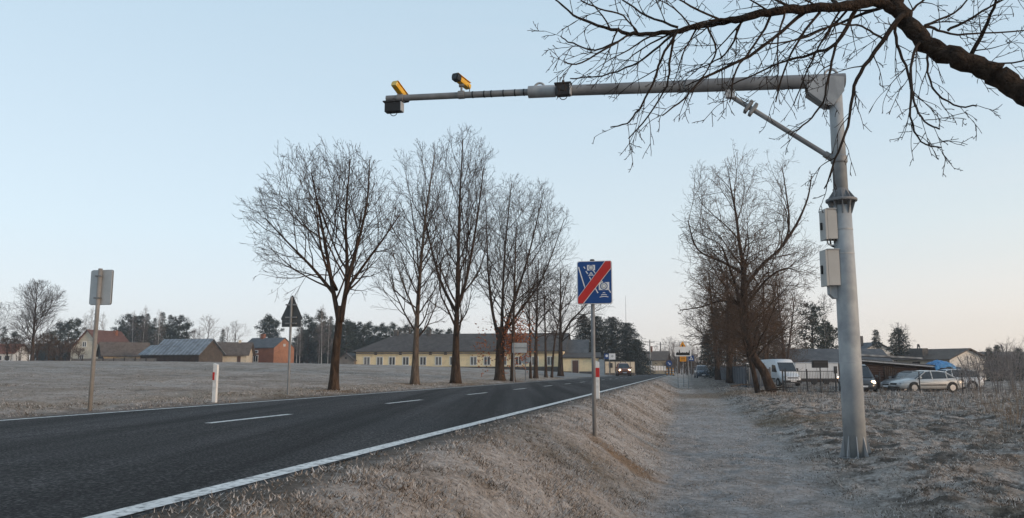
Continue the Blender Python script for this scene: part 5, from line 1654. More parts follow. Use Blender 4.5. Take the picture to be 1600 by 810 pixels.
def van(label, loc, fwd):
    t = thing('parked_van', label, 'van', loc, math.atan2(fwd[1], fwd[0]))
    W = 1.98
    top = [(-2.7, 2.30), (-2.6, 2.45), (.3, 2.50), (.95, 2.42), (1.22, 2.20), (1.92, 1.28), (2.02, 1.18), (2.62, .98), (2.78, .80), (2.84, .55)]
    hwf = interp([(-2.7, W * .48), (-2.4, W / 2), (1.6, W / 2), (2.4, W * .46), (2.7, W * .40), (2.84, W * .34)])
    zbf = interp([(-2.7, .40), (2.3, .32), (2.84, .32)])
    zt = interp(top)
    st = sorted(set(list(np.linspace(-2.7, 2.84, 24)) + [x for x, _ in top]))
    b = MB(); loft(b, st, hwf, zbf, zt, tuck=.86)
    b.build('body', M['van_white'], t, smooth=True)
    def wp(x, y, off=.012):
        return V3(x + off, y, zt(x) + off)
    ws = MB()
    n = 6
    for i in range(n):
        x0, x1 = 1.25 + .60 * i / n, 1.25 + .60 * (i + 1) / n
        y0, y1 = .76 + .06 * i / n, .76 + .06 * (i + 1) / n
        ws.quad(wp(x0, -y0, .02), wp(x1, -y1, .02), wp(x1, y1, .02), wp(x0, y0, .02))
    ws.build('windscreen', M['glass_car'], t)
    for sy in (-1, 1):
        y = sy * (W / 2 + .006)
        MB().prism([V3(.55, y, 1.32), V3(1.62, y, 1.28), V3(1.22, y * .985, 1.92), V3(.55, y * .985, 1.98)], (0, -sy * .04, 0)).build('side_window', M['glass_car'], t)
        wheel(t, 1.75, sy * (W / 2 - .1), .34, .22); wheel(t, -1.6, sy * (W / 2 - .1), .34, .22)
        for x in (1.75, -1.6):
            MB().lathe([(.41, 0), (.41, .02)], 24).build('wheel_arch', M['black'], t).matrix_local = Matrix.Translation((x, sy * (hwf(x) - .004), .37)) @ Matrix.Rotation(-sy * pi / 2, 4, 'X')
        MB().box(1.22, 1.42, sy * (W / 2), sy * (W / 2 + .22), 1.32, 1.66).build('wing_mirror', M['black'], t, bevel=.03)
        o = MB().lathe([(.02, .05), (.10, .03), (.13, 0), (.1, -.1)], 14).build('headlight', M['lamp_off'], t)
        o.matrix_local = Matrix.Translation((2.68, sy * .66, .86)) @ Matrix.Rotation(pi / 2, 4, 'Y') @ Matrix.Scale(1.5, 4, (0, 1, 0))
        MB().box(-1.1, 1.2, sy * (W / 2 - .03), sy * (W / 2 + .015), .62, .72).build('side_trim', M['black'], t)
    MB().box(2.6, 2.80, -.48, .48, .70, .82).build('grille', M['black'], t)
    MB().box(2.45, 2.90, -.84, .84, .34, .56).build('bumper', M['black'], t, bevel=.04)
    MB().box(2.8, 2.915, -.26, .26, .44, .54).build('number_plate', M['sign_white'], t)
    return t

def vehicles():
    Y = 76
    van('white delivery van with a high roof parked behind the leaning tree', foot(1219, Y), (.10, -1))
    # white box trailer beside it
    Yt = 79
    a = foot(1244, Yt); b = foot(1311, Yt)
    t = thing('box_trailer', 'plain white box trailer parked behind the iron fence', 'trailer', (a + b) / 2, -.02)
    Lt = (b - a).length / 2
    ht = at(1275, 567, Yt).z - t.location.z
    MB().box(-Lt, Lt, 0, 2.2, .62, ht).build('box', M['trailer_white'], t, bevel=.03)
    MB().box(-Lt - .02, Lt + .02, -.012, 2.2, .50, .62).build('chassis', M['iron'], t)
    for x in (-.9, .3):
        wheel(t, x + .6, .1, .31)
    MB().box(Lt - .14, Lt - .02, -.03, 0, .66, .80).build('marker_light', M['lamp_dim'], t)
    for x in (-Lt * .5, 0, Lt * .5):
        MB().box(x - .02, x + .02, -.012, 0, .64, ht - .13).build('side_seam', M['galv_dark'], t)
    MB().box(Lt - .46, Lt - .12, -.016, 0, ht - 1.05, ht - .35).build('end_window', M['window'], t)
    MB().box(-Lt + .02, Lt - .02, -.014, 0, ht - .12, ht - .05).build('top_rail', M['galv'], t)
    car('silver saloon car parked side on behind the wire fence', foot(1447, 54), (-1, -.10), M['silver'])
    car('grey hatchback half hidden behind the silver saloon', foot(1424, 57.5), (-1, -.25), M['car_grey'], 'hatch')
    car('pale estate car whose tail shows behind the silver saloon', foot(1483, 58.5), (-1, .1), M['trailer_white'], 'hatch')
    car('dark minivan with a lit headlamp behind the steel column', foot(1340, 54), (-.24, -.97), M['car_dark'], 'minivan', lights='on')
    car('navy blue car parked by the dark fence', foot(1097, 112), (-.12, -1), M['car_navy'], 'suv')
    # oncoming car on the road
    s = 113.0; n = (N_L - 1.0)
    Yc = 108
    p = at(974, 586, Yc)
    ss, n_ = sn(p.x, Yc)
    car('dark red car with lit headlamps coming along the road', V3(p.x, Yc, float(zroad(ss)) + .01), (-.05, -1), M['car_ochre'], 'suv', lights='on', name='oncoming_car')
vehicles()

# ------------------------------------------------------------------ camera gantry
def gantry():
    b = hit(1337, 711); Y = b.y
    root = thing('camera_gantry', 'tall grey steel gantry column with a long arm reaching over the road', 'gantry', b)
    def zz(py): return at(1330, py, Y).z - b.z
    zc = zz(322)                                   # top of the thick lower column
    r0, r1 = .180, .155
    mid = MB().lathe([(r0, -.05), (r0 * .99, zc * .33), (r0 * .95, zc * .66), (r1, zc)], 40)
    mid.build('base_column', M['galv_mast'], root, smooth=True)
    for zf in (.36, .62, .66, .80, .90):
        z = zc * zf; rr = r0 + (r1 - r0) * zf
        MB().lathe([(rr + .001, z - .012), (rr + .007, z - .010), (rr + .007, z + .010), (rr + .001, z + .012)], 40).build('strap', M['galv'], root, smooth=False)
    rb = MB()
    for i in range(9):
        a = 2 * pi * (i + .4) / 9
        m = Matrix.Rotation(a, 4, 'Z')
        rb = MB().prism([m @ V3(r0 - .02, -.006, -.06), m @ V3(r0 + .075, -.006, -.06), m @ V3(r0 + .075, -.006, .0), m @ V3(r0 + .004, -.006, .31), m @ V3(r0 - .02, -.006, .31)], m.to_3x3() @ V3(0, .014, 0))
        rb.build('base_fin', M['galv'], root)
    MB().lathe([(r0 + .10, -.08), (r0 + .10, -.035), (r0, -.03)], 40).build('base_plate', M['galv_dark'], root)
    # flange collar
    zf = zz(314)
    MB().lathe([(r1 + .002, zf - .02), (.255, zf - .02), (.262, zf - .01), (.262, zf + .018), (.255, zf + .028), (.16, zf + .028), (.122, zf + .21), (.118, zf + .215)], 40).build('flange_collar', M['galv_arm'], root)
    for i in range(10):
        m = Matrix.Rotation(2 * pi * i / 10, 4, 'Z')
        MB().prism([m @ V3(r1 - .01, -.008, zf - .24), m @ V3(r1 + .01, -.008, zf - .24), m @ V3(.235, -.008, zf - .021), m @ V3(r1 - .01, -.008, zf - .021)], m.to_3x3() @ V3(0, .016, 0)).build('flange_fin', M['galv_arm'], root)
        MB().prism([m @ V3(.12, -.006, zf + .029), m @ V3(.235, -.006, zf + .029), m @ V3(.13, -.006, zf + .18), m @ V3(.12, -.006, zf + .18)], m.to_3x3() @ V3(0, .012, 0)).build('flange_fin', M['galv_arm'], root)
    # upper column
    zt = zz(121)
    MB().lathe([(.122, zf + .1), (.112, zt)], 32).build('upper_column', M['galv_mast'], root, smooth=True)
    # arm, square across the road, climbing a little
    axis = V3(-cos(PSI), sin(PSI), 0)
    def onarm(px, py):
        """length along the arm whose picture column is px, and the height there"""
        lo, hi = -1.0, 12.0
        for _ in range(50):
            m = (lo + hi) / 2
            p = b + axis * m
            q = at(px, py, p.y)
            if q.x < p.x: lo = m
            else: hi = m
        p = b + axis * lo
        return lo, at(px, py, p.y).z - b.z
    def A(px, py):
        l, z = onarm(px, py); v = axis * l; v.z = z; return v
    pL, pM, pS, pS2, pT = A(1318, 126), A(1071, 135.5), A(866, 142.5), A(827, 144.5), A(605, 154.5)
    pm = pL.lerp(pM, 1)
    MB().tube([A(1320, 126), A(1200, 130), A(1071, 135)], [.128, .126, .120], 28).build('arm', M['galv_arm'], root, smooth=False)
    MB().tube([A(1072, 135), A(960, 139), A(864, 142.6)], [.112, .108, .102], 24).build('arm_extension', M['galv_arm'], root, smooth=False)
    MB().tube([A(868, 142.5), A(826, 144.3)], .118, 24).build('arm_sleeve', M['galv'], root)
    MB().tube([A(828, 144.2), A(604, 154.5)], [.066, .062], 20).build('arm_tube', M['galv_dark'], root)
    for px in (739, 757, 768, 787, 805, 819):
        c = A(px, 154.5 - (px - 605) / (828 - 605) * 10.3)
        MB().tube([c - axis * .012, c + axis * .012], .070, 16).build('cable_tie', M['black'], root)
    # lifting eyes
    for px, py, rad in ((843, 138, .10), (1298, 118, .11)):
        c = A(px, py)
        ring = [c + axis * (rad * cos(a)) + V3(0, 0, rad * sin(a)) for a in np.linspace(-.3, pi + .3, 14)]
        MB().tube(ring, .022, 8).build('lifting_eye', M['galv'], root)
    # gusset plates on both sides of the corner
    perp = V3(-axis.y, axis.x, 0)
    for sg in (-1, 1):
        pts = [A(1259, 136), A(1261, 147), A(1289, 168), A(1300, 168), A(1317, 146), A(1317, 124), A(1280, 122)]
        off = perp * (.118 * sg)
        pts = [p + off for p in pts]
        MB().prism(pts, perp * (.02 * sg)).build('gusset_plate', M['galv'], root)
    MB().prism([A(1260, 146) - perp * .118, A(1289, 168) - perp * .118, A(1290, 170) - perp * .118, A(1259, 149) - perp * .118], perp * .236).build('gusset_edge', M['galv_dark'], root)
    # diagonal brace
    c0, c1 = A(1143, 151), A(1305, 251)
    MB().tube([c0, c1], .045, 14).build('brace', M['galv_arm'], root)
    MB().tube([c1.lerp(c0, .10), c1.lerp(c0, -.02)], .062, 14).build('brace_sleeve', M['galv_dark'], root)
    MB().prism([A(1133, 142) - perp * .06, A(1148, 142) - perp * .06, A(1148, 154) - perp * .06, A(1134, 153) - perp * .06], perp * .12).build('brace_bracket', M['galv'], root)
    dr = (c1 - c0).normalized()
    m = c0.lerp(c1, .19)
    for s_ in (-1, 1):
        MB().box(-.03, .03, -.09, .09, -.12, .12, Matrix.Translation(m + dr * (.05 * s_)) @ dr.to_track_quat('X', 'Z').to_matrix().to_4x4()).build('brace_clamp', M['galv_dark'], root, bevel=.01)
    MB().lathe([(.125, zz(256)), (.14, zz(254)), (.14, zz(246)), (.125, zz(244))], 24).build('brace_collar', M['galv_dark'], root)

    # control boxes hang on the column's road side
    def cabinet(lab, px0, px1, py0, py1, bracket):
        # a slim cabinet seen at its corner: front to the road, side to the viewer
        zlo, zhi = zz(py1), zz(py0)
        h = zhi - zlo
        w_ = (px1 - px0) / FOC * (Y + .3) - .07
        c = at((px0 + px1) / 2, (py0 + py1) / 2, Y)
        t = thing('control_cabinet', lab, 'cabinet', V3(c.x, Y, c.z - h / 2), 0, 'grey control cabinets on the steel column')
        MB().box(-w_ / 2 + .055, w_ / 2, -.12, .13, 0, h).build('body', M['box'], t, bevel=.008)
        MB().box(-w_ / 2 + .012, -w_ / 2 + .052, -.125, .135, -.008, h + .008).build('door', M['box'], t, bevel=.006)
        MB().box(-w_ / 2 - .015, -w_ / 2 + .012, .0, .05, h * .34, h * .58).build('handle', M['black'], t)
        MB().box(-w_ / 2 + .05, w_ / 2 + .005, -.135, .145, h + .002, h + .02).build('rain_cap', M['galv'], t)
        if bracket:
            MB().prism([V3(-.03, -.03, -.0), V3(w_ / 2 + .05, -.03, 0), V3(w_ / 2 + .05, -.03, -.22), V3(.05, -.03, -.22), V3(-.03, -.03, -.14)], (0, .12, 0)).build('bracket', M['galv'], t)
        else:
            for i, x in enumerate((-.05, .03)):
                r_ = .07 + .03 * i
                pts = [V3(x, -.05 + .07 * i, .0), V3(x + .01, -.05 + .07 * i, -.07 - .02 * i), V3(x + .06, -.05 + .07 * i, -.10 - .02 * i), V3(w_ / 2 + .06, -.03 + .06 * i, -.10)]
                MB().tube(smooth_path(pts, 4), .014, 8).build('cable', M['black' if i else 'galv'], t)
            for x in (-.06, -.01, .04, .09):
                MB().lathe([(.016, -.03), (.016, 0)], 8, (x, -.08, 0)).build('cable_gland', M['black'], t)
    cabinet('upper grey control cabinet with cables looping under it', 1281, 1307, 329, 375, False)
    cabinet('lower grey control cabinet with a metal bracket under it', 1282, 1311, 392, 447, True)

    # cameras and infrared lamps on the arm
    def cam_box(lab, px, py, fwd, scale=1.0, lift=.16):
        c = A(px, py)
        t = thing('traffic_camera', lab, 'camera', b + c, 0, 'yellow traffic cameras on the arm')
        f = Vector(fwd).normalized()
        q = f.to_track_quat('X', 'Z').to_matrix().to_4x4()
        T = Matrix.Translation((0, 0, lift)) @ q @ Matrix.Scale(.88, 4)
        def put(mb, nm, m_, **k):
            o = mb.build(nm, m_, t, **k); o.matrix_local = T; return o
        s_ = scale
        prof = [(y_ * .84, z_ * .84) for y_, z_ in ((-.075, -.07), (.075, -.07), (.088, -.02), (.088, .045), (.06, .085), (-.06, .085), (-.088, .045), (-.088, -.02))]
        put(MB().prism([V3(-.26, y, z) for y, z in prof], (.40, 0, 0)), 'housing', M['yellow'], bevel=.006)
        put(MB().prism([V3(.142, y * 1.14, z * 1.14) for y, z in prof], (.14, 0, 0)), 'hood', M['black'])
        put(MB().prism([V3(-.30, y * .97, z * .97) for y, z in prof], (.04, 0, 0)), 'rear_cap', M['pale_yellow'])
        put(MB().lathe([(.05, 0), (.05, .004)], 16), 'lens', M['lens']).matrix_local = T @ Matrix.Translation((.283, 0, .0)) @ Matrix.Rotation(pi / 2, 4, 'Y')
        put(MB().box(-.28, .27, -.078, .078, .080, .087), 'sunshield', M['yellow'])
        MB().tube([V3(0, 0, -.02), V3(0, 0, lift - .06)], .022, 8).build('bracket', M['galv_dark'], t)
        MB().box(-.05, .05, -.05, .05, lift - .10, lift - .06).build('pan_joint', M['galv_dark'], t)
        MB().tube([c_ - axis * 0 for c_ in (axis * -.06, axis * .06)], .082, 16).build('clamp', M['galv_dark'], t)
        pts = [V3(.12, .03, lift - .05), V3(.16, .03, lift * .4), V3(.10, .02, -.05)]
        MB().tube(smooth_path(pts, 4), .008, 6).build('cable', M['black'], t)
    cam_box('yellow camera with a black hood facing us, standing on the arm', 721, 148.5, (-.46, -.86, .10), lift=.27)
    cam_box('yellow camera at the tip of the arm seen from behind', 626, 153.5, (.40, .80, -.42), lift=.12)
    def lamp_box(lab, px, py, w_, h_, dz):
        c = A(px, py)
        t = thing('infrared_lamp', lab, 'lamp', b + c, pi - math.atan2(axis.y, axis.x) * -1 if False else -PSI, 'black infrared lamps on the arm')
        MB().box(-w_ / 2, w_ / 2, -.13, .02, dz - h_ / 2, dz + h_ / 2).build('housing', M['black'], t, bevel=.012)
        for i in range(5):
            z = dz - h_ / 2 + h_ * (i + .5) / 5
            MB().box(-w_ / 2 + .01, w_ / 2 - .01, .02, .05, z - .008, z + .008).build('cooling_fin', M['black'], t)
        MB().box(w_ / 2 - .002, w_ / 2 + .016, -.14, .03, dz - h_ / 2 + .01, dz + h_ / 2 - .01).build('side_plate', M['galv'], t)
        MB().box(-w_ / 2 - .03, w_ / 2 + .03, -.15, -.02, dz + h_ / 2, dz + h_ / 2 + .025).build('bracket', M['iron'], t)
        ring = [V3(.0 + .07 * cos(a), -.05, dz - h_ / 2 - .0 + .07 * sin(a)) for a in np.linspace(pi, 2 * pi, 9)]
        MB().tube(ring, .008, 6).build('cable', M['black'], t)
        MB().lathe([(.02, 0), (.02, .06)], 8, (0, -.08, dz + h_ / 2 + .02)).build('knob', M['iron'], t)
        return t
    lamp_box('black infrared lamp in the middle of the arm beside the sleeve', 880, 142, .26, .22, -.06).location.y -= .13
    lamp_box('black infrared lamp hanging under the tip of the arm', 617, 154, .34, .20, -.21)
    # thin cable looping at the tip
gantry()

# ------------------------------------------------------------------ road signs and posts
def plate_shape(w, h, r, k=5):
    pts = []
    for cx, cy, a0 in ((w / 2 - r, h / 2 - r, 0), (-w / 2 + r, h / 2 - r, pi / 2), (-w / 2 + r, -h / 2 + r, pi), (w / 2 - r, -h / 2 + r, 3 * pi / 2)):
        for i in range(k + 1):
            a = a0 + pi / 2 * i / k
            pts.append((cx + r * cos(a), cy + r * sin(a)))
    return pts

def flat(pts, y0, y1, zc=0.0):
    """xz outline (seen from -y) made a solid between y0 and y1"""
    return MB().prism([V3(x, y1, z + zc) for x, z in pts], (0, y0 - y1, 0))

def sign_root(name, label, px, py, top, Y=None, rot=None, group=None, cat='road sign'):
    b = hit(px, py) if Y is None else foot(px, Y)
    H = at(px, top, b.y).z - b.z
    t = thing(name, label, cat, b, -PSI if rot is None else rot, group)
    return t, b, H, b.y / FOC

def blue_sign():
    t, b, H, k = sign_root('blue_road_sign', 'blue road sign with two white camera symbols struck by a red band', 929, 682, 406)
    MB().tube([V3(0, 0, -.3), V3(0, 0, H - .03)], .030, 14).build('pole', M['galv_arm'], t, smooth=True)
    MB().lathe([(.036, H - .035), (.036, H), (.02, H + .005)], 14).build('pole_cap', M['black'], t)
    w, h = .535, .665
    cx_ = .038                                     # the plate sits a little right of the pole's axis
    def S(pts): return [(x + cx_, z) for x, z in pts]
    zc = (at(929, 409, b.y).z + at(929, 475.5, b.y).z) / 2 - b.z
    y = -.05
    pl = flat(S(plate_shape(w, h, .035)), y, y + .018, zc).build('plate', M['sign_grey'], t)
    flat(S(plate_shape(w - .004, h - .004, .035)), y - .004, y - .0005, zc).build('edge_border', M['sign_white'], pl)
    flat(S(plate_shape(w - .022, h - .022, .03)), y - .008, y - .0045, zc).build('blue_field', M['sign_blue'], pl)
    def U(x, yy): return ((x - 370) / 470 * w + cx_, (380 - yy) / 590 * h)
    def bar(p, q, th, m_, d, nm):
        a, c = Vector(U(*p)), Vector(U(*q))
        n = Vector((-(c - a).y, (c - a).x)).normalized() * th / 2
        flat([tuple(a + n), tuple(c + n), tuple(c - n), tuple(a - n)], y - d, y - .0085, zc).build(nm, m_, pl)
    W_ = M['sign_white']
    for p, q, th in (((156, 165), (243, 462), .016), ((228, 163), (245, 190), .014), ((255, 225), (281, 262), .014), ((302, 304), (330, 358), .015), ((374, 452), (415, 526), .016),
                     ((345, 205), (396, 275), .014), ((452, 345), (482, 388), .014), ((556, 475), (584, 525), .015)):
        bar(p, q, th, W_, .011, 'lane_line')
    for (x0, y0, x1, y1), (cx, cy, r_) in (((272, 142, 379, 216), (325, 178, 36)), ((426, 381, 566, 487), (494, 433, 50))):
        a, c = U(x0, y1), U(x1, y0)
        flat([a, (c[0], a[1]), c, (a[0], c[1])], y - .011, y - .0085, zc).build('camera_symbol', W_, pl)
        o = U(cx, cy); rr = r_ / 470 * w
        for f, d, m_ in ((1.0, .0125, M['sign_blue']), (.78, .014, W_), (.6, .0155, M['sign_grey']), (.35, .017, W_)):
            flat([(o[0] + rr * f * cos(q), o[1] + rr * f * sin(q)) for q in np.linspace(0, 2 * pi, 20, endpoint=False)], y - d, y - .0112, zc).build('lens_ring', m_, pl)
    for cx, cy, ws in ((325, 244, (26, 54, 80)), (494, 520, (34, 78, 116))):
        for i, w2 in enumerate(ws):
            yy = cy + i * (18 if cy < 300 else 27)
            pts = []
            for q in np.linspace(-1, 1, 9): pts.append(U(cx + q * w2 / 2, yy + 9 * q * q))
            th = .010
            up = [(x, z + th / 2) for x, z in pts]; dn = [(x, z - th / 2) for x, z in pts[::-1]]
            flat((up + dn)[::-1], y - .011, y - .0085, zc).build('wave_symbol', W_, pl)
    # red band corner to corner with white edging
    def bandpts(e):
        return [U(147, 585 - e), U(520 - e, 95), U(592, 95), U(592, 190 + e), U(212 + e, 665), U(147, 665)]
    flat(bandpts(9)[::-1], y - .020, y - .0085, zc).build('band_edging', W_, pl)
    flat(bandpts(0)[::-1], y - .023, y - .0205, zc).build('red_band', M['sign_red'], pl)
    for zz_ in (zc - .2, zc + .2):
        MB().box(-.05, .05, -.03, .04, zz_ - .015, zz_ + .015).build('clamp', M['galv_dark'], t)
blue_sign()

def grey_backs():
    # rectangular plate seen from behind on the left verge
    t, b, H, k = sign_root('road_sign_back', 'pale grey back of a rectangular road sign on a leaning post, nearest on the left', 140, 642, 420)
    t.rotation_euler.z = -PSI
    MB().tube([V3(0, 0, -.3), V3(.01, 0, H * .5), V3(.02, 0, H)], .034, 12).build('post', M['frosty_post'], t, smooth=True)
    w, h = 38 * k * 1.0, 54 * k
    zc = (at(158, 422, b.y).z + at(158, 476, b.y).z) / 2 - b.z
    p = flat(plate_shape(w, h, .03), .03, .05, zc).build('plate', M['sign_grey'], t)
    p.location.x = .02
    rim = flat(plate_shape(w + .014, h + .014, .035), .052, .066, zc).build('edge_rim', M['galv_dark'], t); rim.location.x = .02
    for zz_ in (zc - h * .32, zc + h * .32):
        MB().box(-.05, .06, -.036, .028, zz_ - .012, zz_ + .012).build('clamp', M['galv_dark'], t)
    # triangular warning sign from behind
    t, b, H, k = sign_root('triangular_sign_back', 'dark back of a triangular warning sign with a plate below', 450, 618, 462)
    MB().tube([V3(0, 0, -.3), V3(0, 0, H - .04)], .030, 12).build('post', M['galv_dark'], t)
    s_ = 35 * k
    zt, zb = at(450, 462, b.y).z - b.z, at(450, 498, b.y).z - b.z
    e = s_ / 2
    pts = [(-e, zb), (-e + .03, zb - .03), (e - .03, zb - .03), (e, zb), (.03, zt - .02), (-.03, zt - .02)]
    flat(pts, .03, .05).build('triangle_plate', M['sign_dark'], t)
    edge = MB()
    for a, c in (((-e, zb), (0, zt)), ((e, zb), (0, zt)), ((-e, zb - .02), (e, zb - .02))):
        edge.tube([V3(a[0], .045, a[1]), V3(c[0], .045, c[1])], .016, 6)
    edge.build('rim', M['iron'], t)
    z1, z0 = at(450, 499, b.y).z - b.z - .02, at(450, 511, b.y).z - b.z
    flat([(-e * .92, z0), (e * .92, z0), (e * .92, z1), (-e * .92, z1)], .03, .05).build('lower_plate', M['sign_dark'], t)
    for zz_ in (zb + .03, zb + .35, (z0 + z1) / 2):
        MB().box(-.15, .15, -.02, .03, zz_ - .018, zz_ + .018).build('clamp', M['galv_dark'], t)
    # two far ones by the small trees
    t, b, H, k = sign_root('road_sign_back', 'blue grey back of a wide rectangular sign among the roadside trunks', 803, 598, 536)
    MB().tube([V3(0, 0, -.3), V3(0, 0, H)], .035, 10).build('post', M['galv_dark'], t)
    z1, z0 = H, at(803, 551.5, b.y).z - b.z
    flat([(.0 - .1, z0), (20 * k, z0), (20 * k, z1), (-.1, z1)], .03, .05).build('plate', M['sign_grey'], t)
    MB().box(-.1, 20 * k, .0, .028, (z0 + z1) / 2 - .02, (z0 + z1) / 2 + .02).build('rail', M['galv_dark'], t)
    t, b, H, k = sign_root('round_sign_back', 'grey back of a round road sign between the thin roadside trunks', 821, 594, 552)
    MB().tube([V3(0, 0, -.3), V3(0, 0, H)], .035, 10).build('post', M['galv_dark'], t)
    R_ = 8 * k; z0 = at(821, 561.5, b.y).z - b.z
    flat([(R_ * cos(a), z0 + R_ * sin(a)) for a in np.linspace(0, 2 * pi, 24, endpoint=False)], .03, .05).build('plate', M['sign_grey'], t)
    MB().box(-.12, .12, -.0, .028, z0 - .02, z0 + .02).build('clamp', M['galv_dark'], t)
grey_backs()

def delineators():
    def post(lab, px, py, top, Y=None, side=1):
        b = hit(px, py) if Y is None else foot(px, Y)
        H = at(px, top, b.y).z - b.z
        t = thing('roadside_marker_post', lab, 'marker post', b, -PSI, 'white marker posts with red bands')
        w = .044
        MB().prism([V3(-w, -.035, -.2), V3(w, -.035, -.2), V3(w, -.035, H * .72), V3(-w, -.035, H * .72)], (0, .07, 0)).build('post', M['post_white'], t, bevel=.006)
        MB().prism([V3(-w, -.034, H * .985), V3(-w, -.034, H * .722), V3(w, -.034, H * .722), V3(w, -.034, H * .95)][::-1], (0, .068, 0)).build('head', M['post_white'], t)
        MB().box(-w - .004, -w * .1, -.042, .042, H * .56, H * .76).build('red_band', M['sign_red'], t) if side == 0 else MB().box(-w - .004, w + .004, -.042, .042, H * .56, H * .80).build('red_band', M['sign_red'], t)
    post('white marker post with a red band on the left verge', 335, 629, 567, side=0)
    # the one half hidden by the blue sign's pole
    s = 20.5
    x, y = xy(s, N_R + .55)
    Yp = 19.6
    b = foot(933, Yp)
    post('white marker post with a red band half hidden by the blue sign pole', 934, 640, 563, Y=Yp, side=1)
delineators()

def far_signs():
    # built-up area sign on two posts
    Y = 61.0
    k = Y / FOC
    c = at(1067, 551, Y)
    g0, g1 = foot(1057.5, Y), foot(1074.5, Y)
    zb = min(g0.z, g1.z)
    t = thing('town_sign', 'white sign with a black town silhouette on two thin posts', 'road sign', V3(c.x, Y, zb), -PSI * .5)
    for px in (1058, 1074):
        MB().tube([V3((px - 1066.5) * k, .05, -.4), V3((px - 1066.5) * k, .05, at(1066, 543, Y).z - zb)], .032, 8).build('post', M['galv_dark'], t)
    z0, z1 = at(1066, 557, Y).z - zb, at(1066, 542, Y).z - zb
    w = 25.5 * k / 2
    zc = (z0 + z1) / 2
    pl = flat(plate_shape(w * 2, z1 - z0, .04), .0, .02, zc).build('plate', M['sign_white'], t)
    sil = [(-.9, 0), (.9, 0), (.9, .72), (.80, .72), (.78, .35), (.6, .30), (.55, .42), (.42, .42), (.40, .28), (.2, .34), (.05, .30), (-.02, .42), (-.1, .30), (-.30, .32), (-.36, .28), (-.42, .78), (-.48, .92), (-.54, .3), (-.7, .42), (-.78, .3), (-.9, .28)]
    flat([(x * w * .92, z0 + .07 + (yy + (.18 if yy > 0 else 0)) * (z1 - z0) * .58) for x, yy in sil], -.005, -.001).build('town_silhouette', M['black'], pl)
    # orange roadworks triangle with its tab, behind
    Y = 66.0; k = Y / FOC
    b = foot(1068.5, Y)
    t = thing('warning_sign', 'yellow orange triangular warning sign showing above the town sign', 'road sign', b, -PSI)
    zt, zm = at(1068, 534, Y).z - b.z, at(1068, 549, Y).z - b.z
    MB().tube([V3(0, .05, -.3), V3(0, .05, zt - .1)], .032, 8).build('post', M['galv_dark'], t)
    e = 8.2 * k
    pl = flat([(-e, zm), (e, zm), (.03, zt), (-.03, zt)], .0, .02).build('triangle_plate', M['orange'], t)
    flat([(-.035, zm + .32), (.035, zm + .32), (.055, zt - .26), (-.055, zt - .26)], -.004, -.001).build('symbol', M['black'], pl)
    flat([(-.035, zm + .16), (.035, zm + .16), (.035, zm + .24), (-.035, zm + .24)], -.004, -.001).build('symbol', M['black'], pl)
    z1, z0 = at(1068, 556, Y).z - b.z, at(1068, 565, Y).z - b.z
    ws = 4.8 * k
    pl = flat([(-ws, z0), (ws, z0), (ws, z1), (-ws, z1)], .0, .02).build('lower_plate', M['orange'], t)
    for i in range(3):
        zz_ = z0 + (z1 - z0) * (i + 1) / 4
        flat([(-ws * .7, zz_ - .02), (ws * .7, zz_ - .02), (ws * .7, zz_ + .02), (-ws * .7, zz_ + .02)], -.004, -.001).build('text_line', M['black'], pl)
    # pedestrian crossing sign, blue round sign, orange barriers
    Y = 96.0; k = Y / FOC
    b = foot(1081, Y)
    t = thing('crossing_sign', 'small blue square sign with a white symbol right of the town sign', 'road sign', b, -PSI)
    z0 = at(1081, 560, Y).z - b.z; h = 4.2 * k
    MB().tube([V3(0, .05, -.3), V3(0, .05, z0 + h)], .035, 8).build('post', M['galv_dark'], t)
    pl = flat([(-h, z0 - h), (h, z0 - h), (h, z0 + h), (-h, z0 + h)], 0, .02).build('plate', M['sign_blue'], t)
    flat([(-h * .7, z0 - h * .6), (h * .7, z0 - h * .6), (0, z0 + h * .75)], -.004, -.001).build('white_triangle', M['sign_white'], pl)
    flat([(-.06, z0 - h * .45), (.06, z0 - h * .45), (.04, z0 + h * .2), (-.04, z0 + h * .2)], -.008, -.0045).build('walker_symbol', M['black'], pl)
    Y = 128.0; k = Y / FOC
    b = foot(1046, Y)
    t = thing('keep_right_sign', 'round blue sign with a white arrow above the orange barriers', 'road sign', b, -PSI)
    z0 = at(1046, 568, Y).z - b.z; R_ = 4.6 * k
    MB().tube([V3(0, .05, -.3), V3(0, .05, z0)], .04, 8).build('post', M['galv_dark'], t)
    pl = flat([(R_ * cos(a), z0 + R_ * sin(a)) for a in np.linspace(0, 2 * pi, 24, endpoint=False)], 0, .02).build('disc', M['sign_blue'], t)
    flat([(-.22, z0 + .14), (-.14, z0 + .22), (.10, z0 - .02), (.2, z0 + .06), (.22, z0 - .22), (-.06, z0 - .2), (.02, z0 - .1)], -.006, -.001).build('arrow', M['sign_white'], pl)
    for i, px in enumerate((1042.5, 1047.5, 1052)):
        p = foot(px, 127)
        t = thing('road_barrier_post', ('leftmost', 'middle', 'rightmost')[i] + ' of three orange barrier posts under the round blue sign', 'barrier', p, -PSI, 'orange barrier posts down the road')
        MB().box(-.09, .09, -.03, .03, .1, 1.15).build('board', M['orange'], t)
        for z in (.35, .75): MB().box(-.094, .094, -.034, .034, z, z + .16).build('white_stripe', M['sign_white'], t)
        MB().box(-.2, .2, -.2, .2, -.1, .1).build('foot', M['rubber'], t, bevel=.03)
far_signs()

